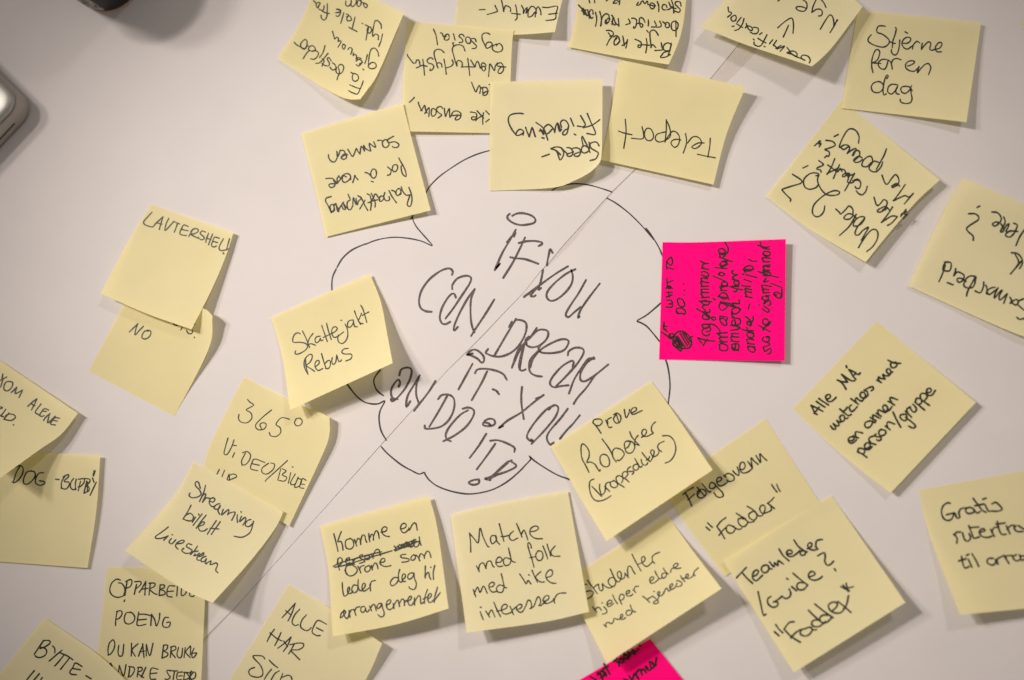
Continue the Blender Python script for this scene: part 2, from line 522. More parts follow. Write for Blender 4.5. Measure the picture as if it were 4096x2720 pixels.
# ------------------------------------------------------------------ sticky notes
# key: (label, group, layer, corners, edge points, pen half width)
NOTES = {
    'beskjeder': ('leftmost yellow note at the top edge, upside-down handwriting, lower corner rounded', 1,
        [(1110.1, 233.1, 2.0), (1440.5, 397.1, 12.0), (1615.0, 54.2, 9.0), (1283.9, -111.8, 0.0)],
        [[(1220.2, 305.0), (1338.8, 376.1), (1396.4, 397.1)], [(1467.6, 360.9), (1515.0, 288.0)], [], [(1203.3, 84.7)]], 2.55),
    'eventyrlyste': ('yellow note with handwriting upside down, tucked under the Speed-friending note at its lower right', 2,
        [(1628.2, 83.6, 0.0), (2054.7, 120.1, 4.0), (2034.6, 533.9, 1.0), (1620.8, 525.0, 3.0)],
        [[], [(2046.4, 207.6)], [], [(1608.9, 415.3), (1619.3, 207.6)]], 2.64),
    'eventyr': ('yellow note at the top edge reading Eventyr upside down', 0,
        [(1828.4, -266.9, 0.0), (2283.7, -266.9, 0.0), (2219.1, 128.1, 9.0), (1810.6, 130.5, 0.6)],
        [[], [(2265.9, -59.3), (2245.2, 14.8)], [(2053.9, 138.8)], [(1828.4, 0.0)]], 2.64),
    'barrierer': ('yellow note at the top edge reading Bryte ned barrierer upside down', 0,
        [(2297.9, -252.1, 0.0), (2760.6, -222.5, 3.0), (2674.6, 258.1, 9.0), (2270.6, 187.5, 2.0)],
        [[], [(2744.3, 0.0), (2728.0, 118.6), (2704.2, 192.8)], [(2483.3, 227.8)], [(2294.9, 109.7), (2308.3, 0.0)]], 2.82),
    'gamification': ('strongly lifted yellow note at the top edge with an arrow under the word Gamification', 2,
        [(3121.1, -266.9, 0.0), (3450.3, 26.7, 8.0), (3247.2, 265.5, 18.0), (2800.8, 106.8, 10.0)],
        [[], [(3337.6, 178.0), (3281.3, 237.3)], [(3133.0, 228.4), (2972.8, 175.0)], [(2839.3, 68.2), (2898.6, 0.0)]], 2.82),
    'stjerne': ('yellow note at the upper right reading Stjerne for en dag', 1,
        [(3431.2, 39.3, 1.0), (3924.5, 89.7, 3.0), (3865.8, 488.6, 7.0), (3366.0, 432.3, 1.0)],
        [[], [(3904.3, 227.6)], [], [(3397.1, 242.5)]], 2.9),
    'rabattkupong': ('yellow note reading Rabattkupong for å være sammen upside down', 3,
        [(1204.8, 533.3, 1.0), (1610.2, 412.4, 3.5), (1722.3, 841.4, 4.0), (1302.8, 947.5, 1.0)],
        [[], [(1652.9, 578.3)], [], [(1252.5, 723.2)]], 2.82),
    'speed_friending': ('yellow note reading Speed-friending upside down with its lower right corner curled up', 3,
        [(1961.1, 327.4, 4.4), (2410.0, 317.3, 6.5), (2395.2, 654.8, 9.0), (1957.3, 763.7, 0.0)],
        [[], [(2409.2, 491.8), (2406.2, 623.1)], [(2360.5, 688.7), (2292.7, 724.7), (2208.0, 751.0)], []], 3.08),
    'teleport': ('yellow note with the single word Teleport upside down', 2,
        [(2474.8, 246.1, 5.0), (2983.1, 347.8, 9.0), (2853.9, 738.3, 4.0), (2405.0, 640.0, 3.0)],
        [[(2555.3, 254.6)], [(2906.9, 534.1)], [], [(2441.0, 470.6)]], 2.55),
    'under_tyve': ('yellow note standing on its corner, below the Stjerne note, upside-down text Under 20', 0,
        [(3368.7, 398.7, 0.0), (3759.2, 719.8, 6.0), (3462.7, 1048.6, 7.0), (3063.3, 785.6, 1.0)],
        [[], [(3666.2, 805.7), (3554.4, 935.4)], [(3254.7, 926.5)], []], 3.17),
    'samarbeid': ('yellow note cut off by the right edge with upside-down word Samarbeid', 0,
        [(3852.3, 711.2, 7.0), (4220.5, 867.4, 5.0), (4184.8, 1376.2, 6.0), (3633.6, 1144.1, 2.0)],
        [[], [], [(4006.3, 1311.5)], [(3778.7, 836.2)]], 3.52),
    'pink_note': ('bright pink note with sideways text and a scribbled round doodle', 1,
        [(2650.5, 968.5, 1.0), (3143.5, 956.3, 5.0), (3139.4, 1443.5, 4.0), (2636.2, 1438.4, 0.0)],
        [[(2791.1, 969.1)], [], [], []], 3.43),
    'lautersheu': ('yellow note with one word of capitals along its top edge and the rest blank', 2,
        [(604.2, 816.4, 0.0), (934.5, 930.1, 3.0), (766.2, 1317.3, 10.0), (402.7, 1173.4, 9.0)],
        [[], [(901.0, 1031.3), (846.4, 1158.8)], [(584.1, 1253.5)], [(518.6, 954.8)]], 2.64),
    'no_note': ('yellow note reading NO, half hidden under another note, its upper right corner folded up', 0,
        [(495.8, 1215.3, 1.0), (849.7, 1262.9, 9.0), (697.9, 1665.3, 0.0), (353.9, 1484.1, 0.0)],
        [[(648.3, 1207.6), (808.5, 1232.4)], [(835.2, 1394.5)], [], []], 2.55),
    'skattejakt': ('yellow note reading Skattejakt Rebus with its lower edge lifted', 3,
        [(1083.6, 1269.0, 1.0), (1479.8, 1095.3, 2.0), (1570.6, 1452.5, 19.0), (1159.9, 1639.7, 14.0)],
        [[], [(1523.4, 1207.2), (1547.0, 1327.1)], [], [(1129.1, 1425.3)]], 2.55),
    'kom_alene': ('yellow note at the left edge reading KOM ALENE, lifted over the DOG note', 3,
        [(-305.1, 1222.9, 0.0), (311.9, 1653.1, 5.0), (-5.7, 1916.9, 26.0), (-495.8, 1543.2, 16.0)],
        [[(-3.8, 1438.3)], [(244.1, 1737.7), (152.5, 1802.5)], [], []], 2.9),
    'dog_buddy': ('yellow note at the left edge reading DOG -BUDDY, partly under a lifted note', 0,
        [(-3.8, 1803.0, 0.0), (401.2, 1821.3, 3.0), (350.1, 2272.0, 2.0), (-41.9, 2243.4, 1.0)],
        [[], [(385.2, 2043.2)], [], []], 2.73),
    'video_note': ('yellow note reading 365° VIDEO/BILDE with its upper right corner curled', 1,
        [(975.9, 1507.6, 0.0), (1317.6, 1669.8, 6.0), (1156.5, 2104.5, 2.0), (810.6, 1884.1, 0.0)],
        [[(1211.6, 1623.9), (1282.0, 1650.2)], [(1317.6, 1737.1), (1288.2, 1822.9)], [], [(847.3, 1761.6)]], 2.29),
    'streaming': ('yellow note reading Streaming billett Livestream with its lower edge lifted high', 3,
        [(773.9, 1846.1, 0.0), (1133.9, 2046.3, 4.0), (850.4, 2411.8, 22.0), (499.6, 2202.4, 13.0)],
        [[], [(1098.4, 2116.7), (1000.4, 2245.3)], [(724.9, 2352.4)], [(602.4, 2092.2), (709.6, 1963.7)]], 2.82),
    'opparbeide': ('yellow note at the bottom edge reading OPPARBEIDE POENG in capitals', 1,
        [(426.9, 2268.5, 0.0), (821.4, 2360.3, 2.0), (803.2, 2753.7, 4.0), (367.9, 2768.2, 0.0)],
        [[(615.6, 2274.7)], [(814.1, 2527.8)], [], [(393.4, 2582.5)]], 2.73),
    'bytte': ('yellow note in the bottom left corner reading BYTTE-', 2,
        [(178.5, 2471.4, 1.0), (506.3, 2724.5, 4.0), (302.3, 3019.6, 0.0), (-87.4, 2801.0, 0.0)],
        [[(387.9, 2615.2)], [], [], []], 2.99),
    'alle_har': ('yellow note at the bottom edge reading ALLE HAR in capitals', 1,
        [(1154.1, 2336.6, 0.0), (1528.5, 2573.4, 7.0), (1317.2, 2957.6, 0.0), (821.9, 2866.6, 0.0)],
        [[(1320.9, 2433.1)], [(1462.9, 2720.2)], [], [(916.6, 2720.2)]], 2.64),
    'komme': ('yellow note with crossed-out words, beginning Komme en', 3,
        [(1279.3, 2104.9, 2.0), (1716.6, 1983.6, 3.0), (1794.2, 2434.1, 15.0), (1330.9, 2545.7, 12.0)],
        [[], [(1751.0, 2122.1)], [(1583.9, 2498.0)], [(1313.7, 2279.4)]], 2.82),
    'matche': ('yellow note reading Matche med folk med like interesser', 4,
        [(1802.6, 2058.3, 1.0), (2270.8, 1962.5, 1.0), (2356.3, 2447.4, 9.0), (1866.4, 2530.9, 13.0)],
        [[(1977.0, 2016.5)], [], [(2173.5, 2488.2)], []], 2.73),
    'prove': ('yellow note reading Prøve Roboter with a bracketed third line', 4,
        [(2201.8, 1784.7, 1.0), (2606.1, 1523.7, 0.0), (2850.5, 1879.7, 12.0), (2425.8, 2164.4, 13.0)],
        [[], [(2729.5, 1699.3)], [], [(2326.1, 1998.3)]], 2.73),
    'folgesvenn': ('yellow note reading Følgesvenn "Fadder", partly under the Prøve Roboter note', 1,
        [(2653.6, 1955.6, 0.0), (3061.7, 1673.2, 0.0), (3289.5, 2026.8, 0.3), (2900.3, 2306.8, 0.3)],
        [[], [], [], [(2729.5, 2076.6)]], 2.99),
    'studenter': ('yellow note reading Studenter hjelper eldre, its left corner under the Matche note', 2,
        [(2247.0, 2330.5, 0.0), (2669.8, 2059.5, 0.0), (2886.6, 2354.4, 18.0), (2426.9, 2653.6, 14.0)],
        [[], [(2763.0, 2191.8)], [], [(2346.7, 2495.3)]], 2.55),
    'pink_low': ('bright pink note cut off by the bottom edge of the photo', 0,
        [(2600.4, 2555.1, 1.0), (2936.4, 2976.6, 1.0), (2554.9, 3297.5, 1.0), (2190.6, 2794.5, 1.0)],
        [[], [], [], []], 4.4),
    'teamleder': ('yellow note reading Teamleder /Guide? "Fadder"', 3,
        [(2893.6, 2242.5, 3.0), (3325.0, 1980.8, 0.0), (3622.0, 2410.1, 12.0), (3175.7, 2690.2, 10.0)],
        [[(3068.8, 2134.0)], [], [], []], 3.7),
    'alle_ma': ('yellow note standing on its corner at the right reading Alle MÅ matches med en annen', 0,
        [(3170.2, 1635.7, 0.0), (3506.3, 1284.1, 0.0), (3903.8, 1609.7, 5.0), (3563.1, 1971.8, 5.0)],
        [[], [], [], [(3357.2, 1808.5)]], 3.87),
    'gratis': ('yellow note cut off by the right edge reading Gratis with its lower left corner lifted', 0,
        [(3675.5, 1960.5, 0.0), (4189.8, 1864.6, 0.0), (4292.4, 2415.9, 8.0), (3840.6, 2459.6, 12.0)],
        [[], [], [], [(3721.0, 2148.0)]], 3.7),
    'corner_note': ('yellow note of which only a tiny tip shows at the right edge, near the top', 0,
        [(4084.1, 114.2, 0.0), (4202.1, -306.1, 0.0), (4635.8, -127.6, 0.0), (4482.7, 191.3, 2.0)],
        [[], [], [], [(4189.4, 128.8)]], 2.64),
}
TEXT = {
    'beskjeder': '''
Fi: 1453,324 1447,341 1440,356 1430,376 1410,371 1395,363 / 1442,355 1424,350 1408,343 / 1400,339 1403,342
aa: 1404,290 1412,295 1409,305 1411,319 1419,325 1430,321 1434,310 1428,298 1412,293
beskjeder: 1348,319 1352,305 1357,294 1356,278 1352,268 1360,258 1370,260 1375,269 1371,285 1362,294 1352,295 1344,286 1346,271 / 1320,269 1330,280 1343,274 1341,260 1330,251 / 1325,244 1315,230 1309,237 1317,251 1315,263 1300,262 1288,254 / 1264,253 1276,252 1291,239 1312,213 / 1288,264 1296,244 1288,234 / 1300,182 1292,210 1278,230 / 1242,235 1256,237 1269,227 1274,212 1264,203 1251,203 / 1213,234 1222,219 1237,200 / 1261,203 1260,192 1251,183 1239,186 1234,198 1247,205 1263,203 / 1203,188 1217,197 1228,186 1234,183 / 1229,166 1222,158 1212,163 1203,176 1205,190 1217,195 1227,183 1228,169 / 1217,195 1197,185 1185,178 1177,169
gjennom: 1515,224 1511,207 1500,193 1486,196 1478,217 1474,251 1474,268 1486,275 1501,271 1505,261 1498,251 1485,251 1474,261 / 1469,219 1465,237 1459,255 / 1451,276 1455,280 / 1425,259 1434,264 1446,254 1447,244 1435,237 1424,244 / 1451,249 1437,256 / 1445,234 1432,230 1424,237 1426,224 1418,217 1412,224 1413,212 / 1403,217 1408,203 1407,193 1396,191 1391,200 / 1382,183 1373,176 1369,190 1376,197 1381,186 / 1352,188 1364,169 1360,163 1352,166 1354,154 1345,149 1339,157 1335,142 1330,126
lyd: 1530,136 1524,163 1515,186 / 1525,114 1524,98 1512,84 1501,83 1495,102 1491,125 1491,146 1501,136 1513,142 1513,158 / 1464,160 1468,136 1474,112 / 1488,122 1481,108 1471,112 1469,125 1479,133 1488,119 / 1478,108 1466,102 1459,98 / 1448,93 1451,95
Tale: 1420,68 1414,93 1408,117 / 1395,109 1410,117 1428,126 / 1386,68 1395,63 1403,69 1405,81 1391,83 1387,73 1395,61 1385,56 / 1375,51 1369,73 1363,93 / 1342,51 1356,49 1363,41 1351,36 1344,37 1362,42 1359,58 1351,66 1342,61
fra: 1284,61 1286,73 1298,80 1307,66 1309,41 1309,15 / 1288,44 1302,51 1317,54 / 1296,24 1295,37 1288,42 1276,36 / 1276,20 1271,32 1264,20 1266,15 / 1276,21 1281,12 1271,10 1264,15 1261,8 1254,3
appe: 1383,3 1383,20 1395,24 1405,10 1403,-5 / 1405,7 1405,24 1415,24 1425,10 1424,-3 / 1432,2 1428,20 1437,26 1444,14 1444,-2 / 1444,10 1456,12 1469,20 1464,31 1456,25 1454,14 / 1456,14 1440,3 1437,-3
''',
    'eventyrlyste': '''
og: 1986,184 1989,178 1999,174 2008,184 2010,197 2002,206 1987,208 1974,202 1969,193 1974,182 1987,176 / 1969,181 1966,171 1956,168 1947,172 1943,184 1946,193 1959,189 1970,179 / 1946,193 1937,175 1929,157 1929,139 1940,132 1952,133 1961,139
sosial: 1904,166 1901,156 1891,154 1882,157 1889,166 1901,178 1906,185 1901,193 1888,194 / 1882,172 1871,174 1863,163 1864,151 1874,148 1882,157 1882,168 1874,175 / 1857,147 1851,138 1840,138 1836,145 1845,153 1851,162 1848,169 1837,170 / 1814,136 1817,148 1820,160 / 1797,148 1794,138 1784,138 1778,148 1778,159 1790,160 1797,153 / 1779,148 1785,145 / 1779,154 1772,142 1768,133 1760,131 / 1734,117 1744,142 1750,179
eventyrlysten: 2023,268 2011,267 1990,264 1987,257 / 1987,257 2002,251 2012,261 2014,279 2006,291 1996,294 1992,285 2002,270 2014,267 / 1954,306 1957,276 1959,255 1968,267 1978,284 1981,264 1990,252 / 1943,265 1943,258 1932,251 1926,258 1928,276 1935,284 1942,276 1937,265 1928,268 1920,273 / 1921,273 1917,258 1910,245 1904,252 1901,267 / 1900,268 1892,255 1883,240 / 1871,234 1874,258 1879,302 / 1845,268 1871,267 1898,268 / 1849,264 1848,249 1837,242 1828,246 1828,264 / 1828,264 1821,246 1814,219 1809,199 1815,185 1833,179 1852,185 1860,204 / 1815,184 1812,176 1809,171 1817,172 / 1808,240 1813,252 1806,264 1785,272 / 1776,237 1781,264 1785,297 / 1768,268 1765,255 1753,251 1747,258 1752,272 / 1752,272 1744,246 1737,222 1738,205 1750,197 1765,200 1776,210 / 1732,237 1726,231 1716,233 1708,243 1714,252 1729,257 1735,267 1729,279 1719,282 1722,273 / 1691,237 1695,267 1698,300 / 1708,265 1688,262 1668,271 1665,270 / 1667,271 1679,265 1679,255 1676,242 1667,240 1662,252 1652,252 / 1652,252 1643,240 1631,224 1630,218
en: 1953,365 1943,368 1931,374 1931,356 1923,350 / 1952,363 1946,351 1934,349 1925,354 / 1952,364 1949,375 1941,381 1932,380 1934,371 1946,365 / 1919,373 1922,356 1917,341 1909,356 1903,368 1894,350 1886,329 / 1956,338 1960,338
komma: 1657,390 1648,400 1637,409
ensom: 1844,463 1828,460 1817,462 1805,462 / 1844,464 1842,452 1828,444 1813,447 1805,462 / 1844,464 1838,475 1824,480 1821,473 1830,464 / 1805,462 1800,470 1798,452 1797,433 1786,456 1782,468 1779,452 1777,433 / 1770,433 1763,426 1750,430 1746,441 1756,452 1767,460 1752,472 / 1746,441 1742,458 1731,465 1725,456 1727,437 1737,435 1746,443 / 1715,466 1717,445 1716,430 1706,443 1699,454 / 1708,452 1702,437 1699,420 1691,433 1683,443 / 1689,443 1680,430 1673,409
ikke: 1931,498 1931,472 1934,451 / 1934,472 1908,443 / 1931,462 1912,473 1902,483 / 1908,466 1903,452 1882,448 / 1906,462 1905,473 1893,480 1886,475 1889,468 1906,468 / 1943,443 1957,458 / 1943,488 1957,477
''',
    'eventyr': '''
Eventyr: 2170,29 2192,30 2229,25 2224,53 2220,76 2184,82 / 2195,57 2229,53 / 2164,59 2162,42 2153,27 2146,36 2140,68 / 2146,53 2141,33 2127,25 2115,39 2112,56 2113,68 2127,64 2141,47 / 2112,39 2103,55 2109,30 2100,39 2092,56 2094,39 2086,21 / 2062,19 2067,44 2068,71 2061,81 / 2046,53 2064,55 2081,57 / 2042,46 2042,33 2032,25 2021,24 2014,46 / 2015,46 2011,24 2005,-3 / 1980,22 1989,42 1987,47 1949,58
hyphen: 1917,39 1940,38
''',
    'barrierer': '''
Bryte: 2686,179 2675,172 2663,174 2654,184 2655,199 2666,203 2678,202 2682,190 2685,172 / 2681,202 2675,205 2657,209 2648,219 2642,230 2663,228 2681,218 / 2685,178 2678,205 2673,219 / 2645,171 2648,190 2651,199 2633,201 2620,202 / 2623,190 2615,182 2609,178 2603,190 / 2605,190 2602,166 2600,145 2600,128 2611,120 2623,125 2633,141 / 2585,154 2588,178 2583,211 / 2554,182 2568,179 2599,181 / 2587,122 2593,129 / 2554,179 2551,187 2560,190 2566,178 2560,166 2540,157
ned: 2510,159 2507,178 2503,192 / 2508,166 2497,178 2488,182 / 2497,182 2494,160 2491,144 / 2477,166 2467,178 2457,178 2458,160 2467,148 / 2479,163 2474,148 2464,142 2455,148 / 2479,165 2468,178 2458,179 2456,166 2467,153 / 2427,181 2437,160 2452,142 / 2425,122 2440,122 2452,129 2452,141 2440,145 / 2433,131 2442,142 2449,148
barrierer: 2704,146 2704,119 2703,83 / 2704,123 2689,119 2685,104 2689,89 2701,85 2712,95 2710,113 2701,122 / 2678,104 2675,92 2664,90 2661,104 2667,111 2676,108 / 2664,98 2654,89 2649,86 / 2639,85 2645,98 2642,107 2627,109 / 2618,85 2624,98 2623,107 2606,108 / 2593,79 2594,92 2593,104 / 2580,89 2572,74 2560,71 2557,86 2562,107 2568,108 2571,98 2557,93 2547,95 / 2546,98 2546,80 2535,73 2525,73 / 2546,95 2541,110 2534,113 2535,105 / 2514,76 2520,92 2503,99
mellom: 2476,105 2473,74 / 2473,101 2462,92 2455,71 / 2462,95 2458,101 2446,86 / 2448,98 2452,68 2446,61 / 2440,76 2430,74 2425,86 2421,93 2434,89 / 2437,74 2434,59 2422,55 2417,59 / 2440,76 2428,95 2421,92 2422,80 / 2417,59 2408,71 2402,105 / 2405,101 2405,71 2399,46 / 2382,105 2387,77 2382,49 / 2372,56 2371,42 2363,39 2357,53 2365,73 2373,68 / 2357,73 2354,53 2350,39 / 2357,53 2348,64 2339,44 2345,39 / 2339,56 2331,43 2325,44 / 2336,59 2328,36 2314,20 / 2348,59 2336,39 2331,33
skolene: 2724,24 2721,9 2707,6 2700,15 2710,27 2721,39 2715,49 2698,44 / 2686,1 2694,27 2695,52 / 2704,34 2686,30 2675,9 / 2689,27 2678,36 2669,39 / 2667,30 2666,22 2654,18 2648,30 2654,39 2664,39 / 2629,6 2635,24 2635,46 / 2621,24 2615,15 2603,12 2600,27 2609,36 2618,27 2606,21 2592,18 / 2592,19 2589,3 2580,15 2571,3 / 2566,6 2559,18 2546,21 2553,9
kull: 2477,18 2479,0 / 2479,10 2465,-1 / 2467,12 2452,13 2461,1 / 2425,4 2434,-3 / 2379,11 2378,-1 / 2359,11 2356,-1
''',
    'gamification': '''
gamification: 3237,252 3241,240 3234,227 3222,221 3210,221 3204,228 3207,234 3215,239 3220,241 / 3207,235 3186,227 3169,218 3148,212 / 3148,211 3158,205 3149,191 3148,189 / 3158,205 3177,205 3188,215 3186,224 3174,221 3158,208 / 3121,205 3139,184 3124,190 3109,194 3103,193 3124,182 / 3109,196 3100,184 3093,182 / 3093,181 3106,162 / 3078,175 3091,159 / 3056,186 3061,187 / 3016,169 3017,178 3032,185 3044,182 3054,166 3068,139 / 3032,153 3047,163 3064,172 / 3013,156 3017,160 / 3038,138 3048,131 / 3001,128 3014,135 3029,132 3034,119 3029,111 3014,109 / 3008,122 2998,120 2991,111 2992,104 3004,107 3010,116 3007,122 / 2992,104 2988,102 2982,111 / 2988,104 2985,94 / 2939,122 2955,116 2970,95 2976,74 / 2946,95 2970,110 / 2928,106 2936,104 / 2949,89 2964,70 / 2942,82 2931,85 2924,77 2927,67 2940,61 2945,70 2942,82 / 2911,68 2925,56 2924,49 2915,47 2913,36 2912,27
arrow: 3111,111 3136,89 3166,72 3174,98 3172,133 / 3154,101 3145,122 3133,148
N: 3281,117 3299,86 3317,61 3329,65 3335,86 3335,104 / 3348,79 3338,101 3320,131 / 3351,80 3341,92
ye: 3275,64 3286,61 3289,47 3281,37 3266,37 3258,42 3247,50 / 3247,50 3252,27 3261,6 3266,-4 / 3284,-3 3296,12 3304,30 / 3212,0 3225,9 3228,27 3219,43 3201,44 3186,36 3186,28 3201,26 3219,31 3225,36 / 3112,4 3121,-3
''',
    'stjerne': '''
Stjerne: 3541,105 3528,103 3514,105 3507,118 3510,130 3528,136 3545,148 3557,162 3553,177 3539,187 3525,188 3501,182 3482,173 3472,162 3476,149 3485,139 / 3582,110 3585,116 3580,139 3572,162 3569,190 / 3557,165 3572,172 3583,174 / 3599,160 3597,186 3591,210 3581,220 3571,216 3565,204 3568,195 / 3620,127 3630,133 / 3614,173 3628,173 3640,165 3643,155 3636,149 3623,151 3612,161 3608,177 3617,192 3631,196 3643,188 3652,182 / 3650,196 3652,182 3664,167 3671,166 3679,172 / 3689,173 3685,199 3694,186 3709,170 3719,168 3723,177 3719,195 3726,201 3741,197 / 3741,197 3759,192 3768,177 3765,170 3755,171 3744,183 3741,196 3750,207 3765,207
for: 3492,291 3487,269 3487,245 3492,222 3502,201 3513,199 3519,210 3514,231 3504,245 3491,251 / 3491,251 3507,253 3523,254 / 3554,241 3539,237 3525,239 3514,250 3514,263 3525,275 3539,276 3547,263 3554,241 3565,254 3569,276 / 3565,254 3572,239 3587,234 3604,239
en: 3630,264 3643,260 3655,253 3657,245 3645,243 3631,247 3622,260 3626,275 3643,284 3658,284 3676,268 / 3676,266 3669,292 3685,272 3703,256 3716,256 3723,272 3714,299
dag: 3534,340 3522,328 3507,327 3492,334 3485,349 3492,366 3510,371 3525,364 3534,352 / 3547,314 3553,305 3548,300 3541,312 3535,334 3532,361 3534,377 3538,380 3546,374 / 3592,341 3578,337 3563,339 3553,349 3551,367 3563,376 3575,370 3588,352 3592,342 3584,358 3585,373 3596,377 / 3649,363 3639,349 3623,345 3608,348 3603,358 3609,370 3623,373 3637,361 3646,343 / 3642,355 3645,376 3648,394 3643,409 3628,414 3611,412 3602,406 3601,398
''',
    'rabattkupong': '''
sammen: 1574,545 1560,553 1548,561 1556,570 1579,567 1595,577 1591,588 1575,590 1568,584 / 1550,563 1556,579 1544,590 1532,584 1530,567 1542,558 1551,563 / 1532,567 1524,561 1511,562 / 1495,567 1503,590 1485,579 1476,573 1483,604 / 1480,604 1462,594 1454,579 1458,604 / 1458,604 1450,590 1444,586 1440,616 / 1440,616 1431,604 1425,594 1419,610 1410,626 1399,610 1391,597 / 1390,618 1376,622 1366,629 / 1374,637 1364,633 1368,624 1382,614 1386,622 1384,633 1374,638 / 1382,614 1374,602 1360,602 / 1360,602 1354,622 1349,624 1347,606 / 1349,610 1349,629 1339,647 1325,645 1315,631 1314,618
for: 1595,632 1603,647 1613,664 1622,685 1624,706 1611,697 1605,677 1605,664 1613,663 / 1591,670 1588,660 1575,660 1569,674 1573,685 1584,685 1591,672 / 1569,681 1561,677 1551,668 / 1565,679 1561,697 1550,701
aa: 1506,691 1502,679 1491,677 1483,691 1485,706 1495,713 1504,704 1506,691 / 1484,704 1472,693 1461,690 / 1485,725 1493,728
vaere: 1432,719 1424,710 1419,700 1416,716 1411,730 / 1403,718 1401,702 1392,695 1376,698 1369,716 1373,727 1382,729 1397,719 1403,708 / 1386,708 1371,702 1363,716 / 1363,716 1355,702 / 1355,704 1348,716 1350,735 1333,716 1321,713 1304,714 / 1361,718 1348,733 1334,735 / 1333,718 1340,735 1336,746 1323,750 1315,740 1323,735 1334,735
Rabattkupong: 1635,749 1643,769 1648,796 1643,822 1634,825 1629,815 1636,792 1640,779 / 1640,780 1624,780 1611,765 1605,748 / 1603,777 1603,761 1596,754 1586,761 1584,777 1592,782 1601,775 / 1585,777 1577,765 1567,761 / 1586,811 1577,799 1567,784 1556,763 / 1556,786 1558,799 1546,803 1535,792 1537,777 1540,769 / 1537,792 1531,784 1519,788 1518,803 1525,805 1537,794 / 1519,799 1504,777 1497,779 / 1500,828 1500,807 1485,773 / 1482,841 1485,815 1481,784 1468,775 / 1472,811 1493,803 1511,799 / 1481,811 1497,784 / 1471,842 1458,819 1447,794 1432,783 / 1439,836 1460,801 / 1453,807 1443,788 / 1443,796 1434,805 1428,820 1424,794 / 1424,817 1418,803 1413,790 1411,826 / 1409,826 1403,838 1392,836 1388,815 1394,803 1401,799 1392,777 / 1390,834 1382,826 1374,815 1382,836 1373,836 1367,819 1374,809 / 1367,819 1357,834 1354,848 1348,838 1344,815 / 1354,838 1340,815 1336,826 1338,841 1325,850 / 1325,850 1336,838 1333,819 1321,822 1321,838 1326,851 1312,822 1302,803 1306,792 1325,786
''',
    'speed_friending': '''
Speed: 2396,583 2388,570 2375,568 2360,576 2365,593 2392,610 2390,623 2382,636 2361,642 / 2360,610 2350,585 2337,560 2330,545 2327,555 2333,585 / 2356,568 2358,593 2352,606 2337,612 2327,606 2327,591 2337,583 2352,589 / 2324,606 2318,596 2305,591 2288,594 / 2324,606 2316,623 2301,625 2297,617 2324,606 / 2293,608 2282,593 2267,590 / 2293,608 2286,623 2272,625 2269,617 2293,608 / 2269,615 2255,602 2242,590 2223,588 2204,594 / 2204,594 2227,606 2240,640 2255,615 2246,593 / 2204,596 2225,602 2242,619
dash: 2197,617 2168,627
friending: 2349,454 2363,488 2382,536 2348,534 / 2399,479 2369,500 2333,511 / 2322,462 2337,488 2341,500 2331,507 2310,504 / 2282,473 2295,504 / 2297,536 2303,540 / 2272,517 2274,500 2263,483 2250,481 2242,492 2246,509 / 2272,509 2269,530 2259,540 2250,534 2259,521 2272,515 / 2246,517 2238,526 2229,492 / 2242,521 2231,492 2223,504 2219,530 / 2219,530 2212,513 2195,498 2178,509 2174,530 2191,534 2208,517 / 2191,560 2183,534 2170,509 2144,490 / 2174,538 2161,517 / 2168,521 2157,524 / 2168,551 2176,553 / 2142,547 2132,517 2128,509 2123,526 2117,547 / 2117,547 2108,526 2102,509 / 2132,517 2140,545 / 2092,540 2094,526 2081,517 2068,526 2064,540 2079,540 2094,530 / 2064,540 2047,517 2034,488 2036,466 2051,456 2077,453 2093,455
''',
    'teleport': '''
Teleport: 2841,553 2839,585 2831,629 / 2790,617 2822,624 2861,631 / 2816,572 2793,572 2769,585 2769,591 2782,594 2797,585 2806,572 2801,557 2788,547 2769,549 2750,572 / 2742,534 2746,560 2744,581 2733,612 / 2723,560 2704,557 2687,564 2685,576 2697,589 2710,583 2718,564 2716,543 2704,528 2689,526 2674,543 2659,568 / 2665,478 2665,521 2660,568 / 2665,479 2678,509 2682,538 2672,555 2649,566 2632,567 2621,555 2627,538 2649,530 2663,528 / 2613,534 2604,517 2589,513 2579,526 2579,545 2587,560 2602,562 2613,551 2613,534 / 2568,507 2574,534 2570,555 2526,553 / 2501,477 2504,530 2495,593 / 2474,524 2496,532 2528,539
''',
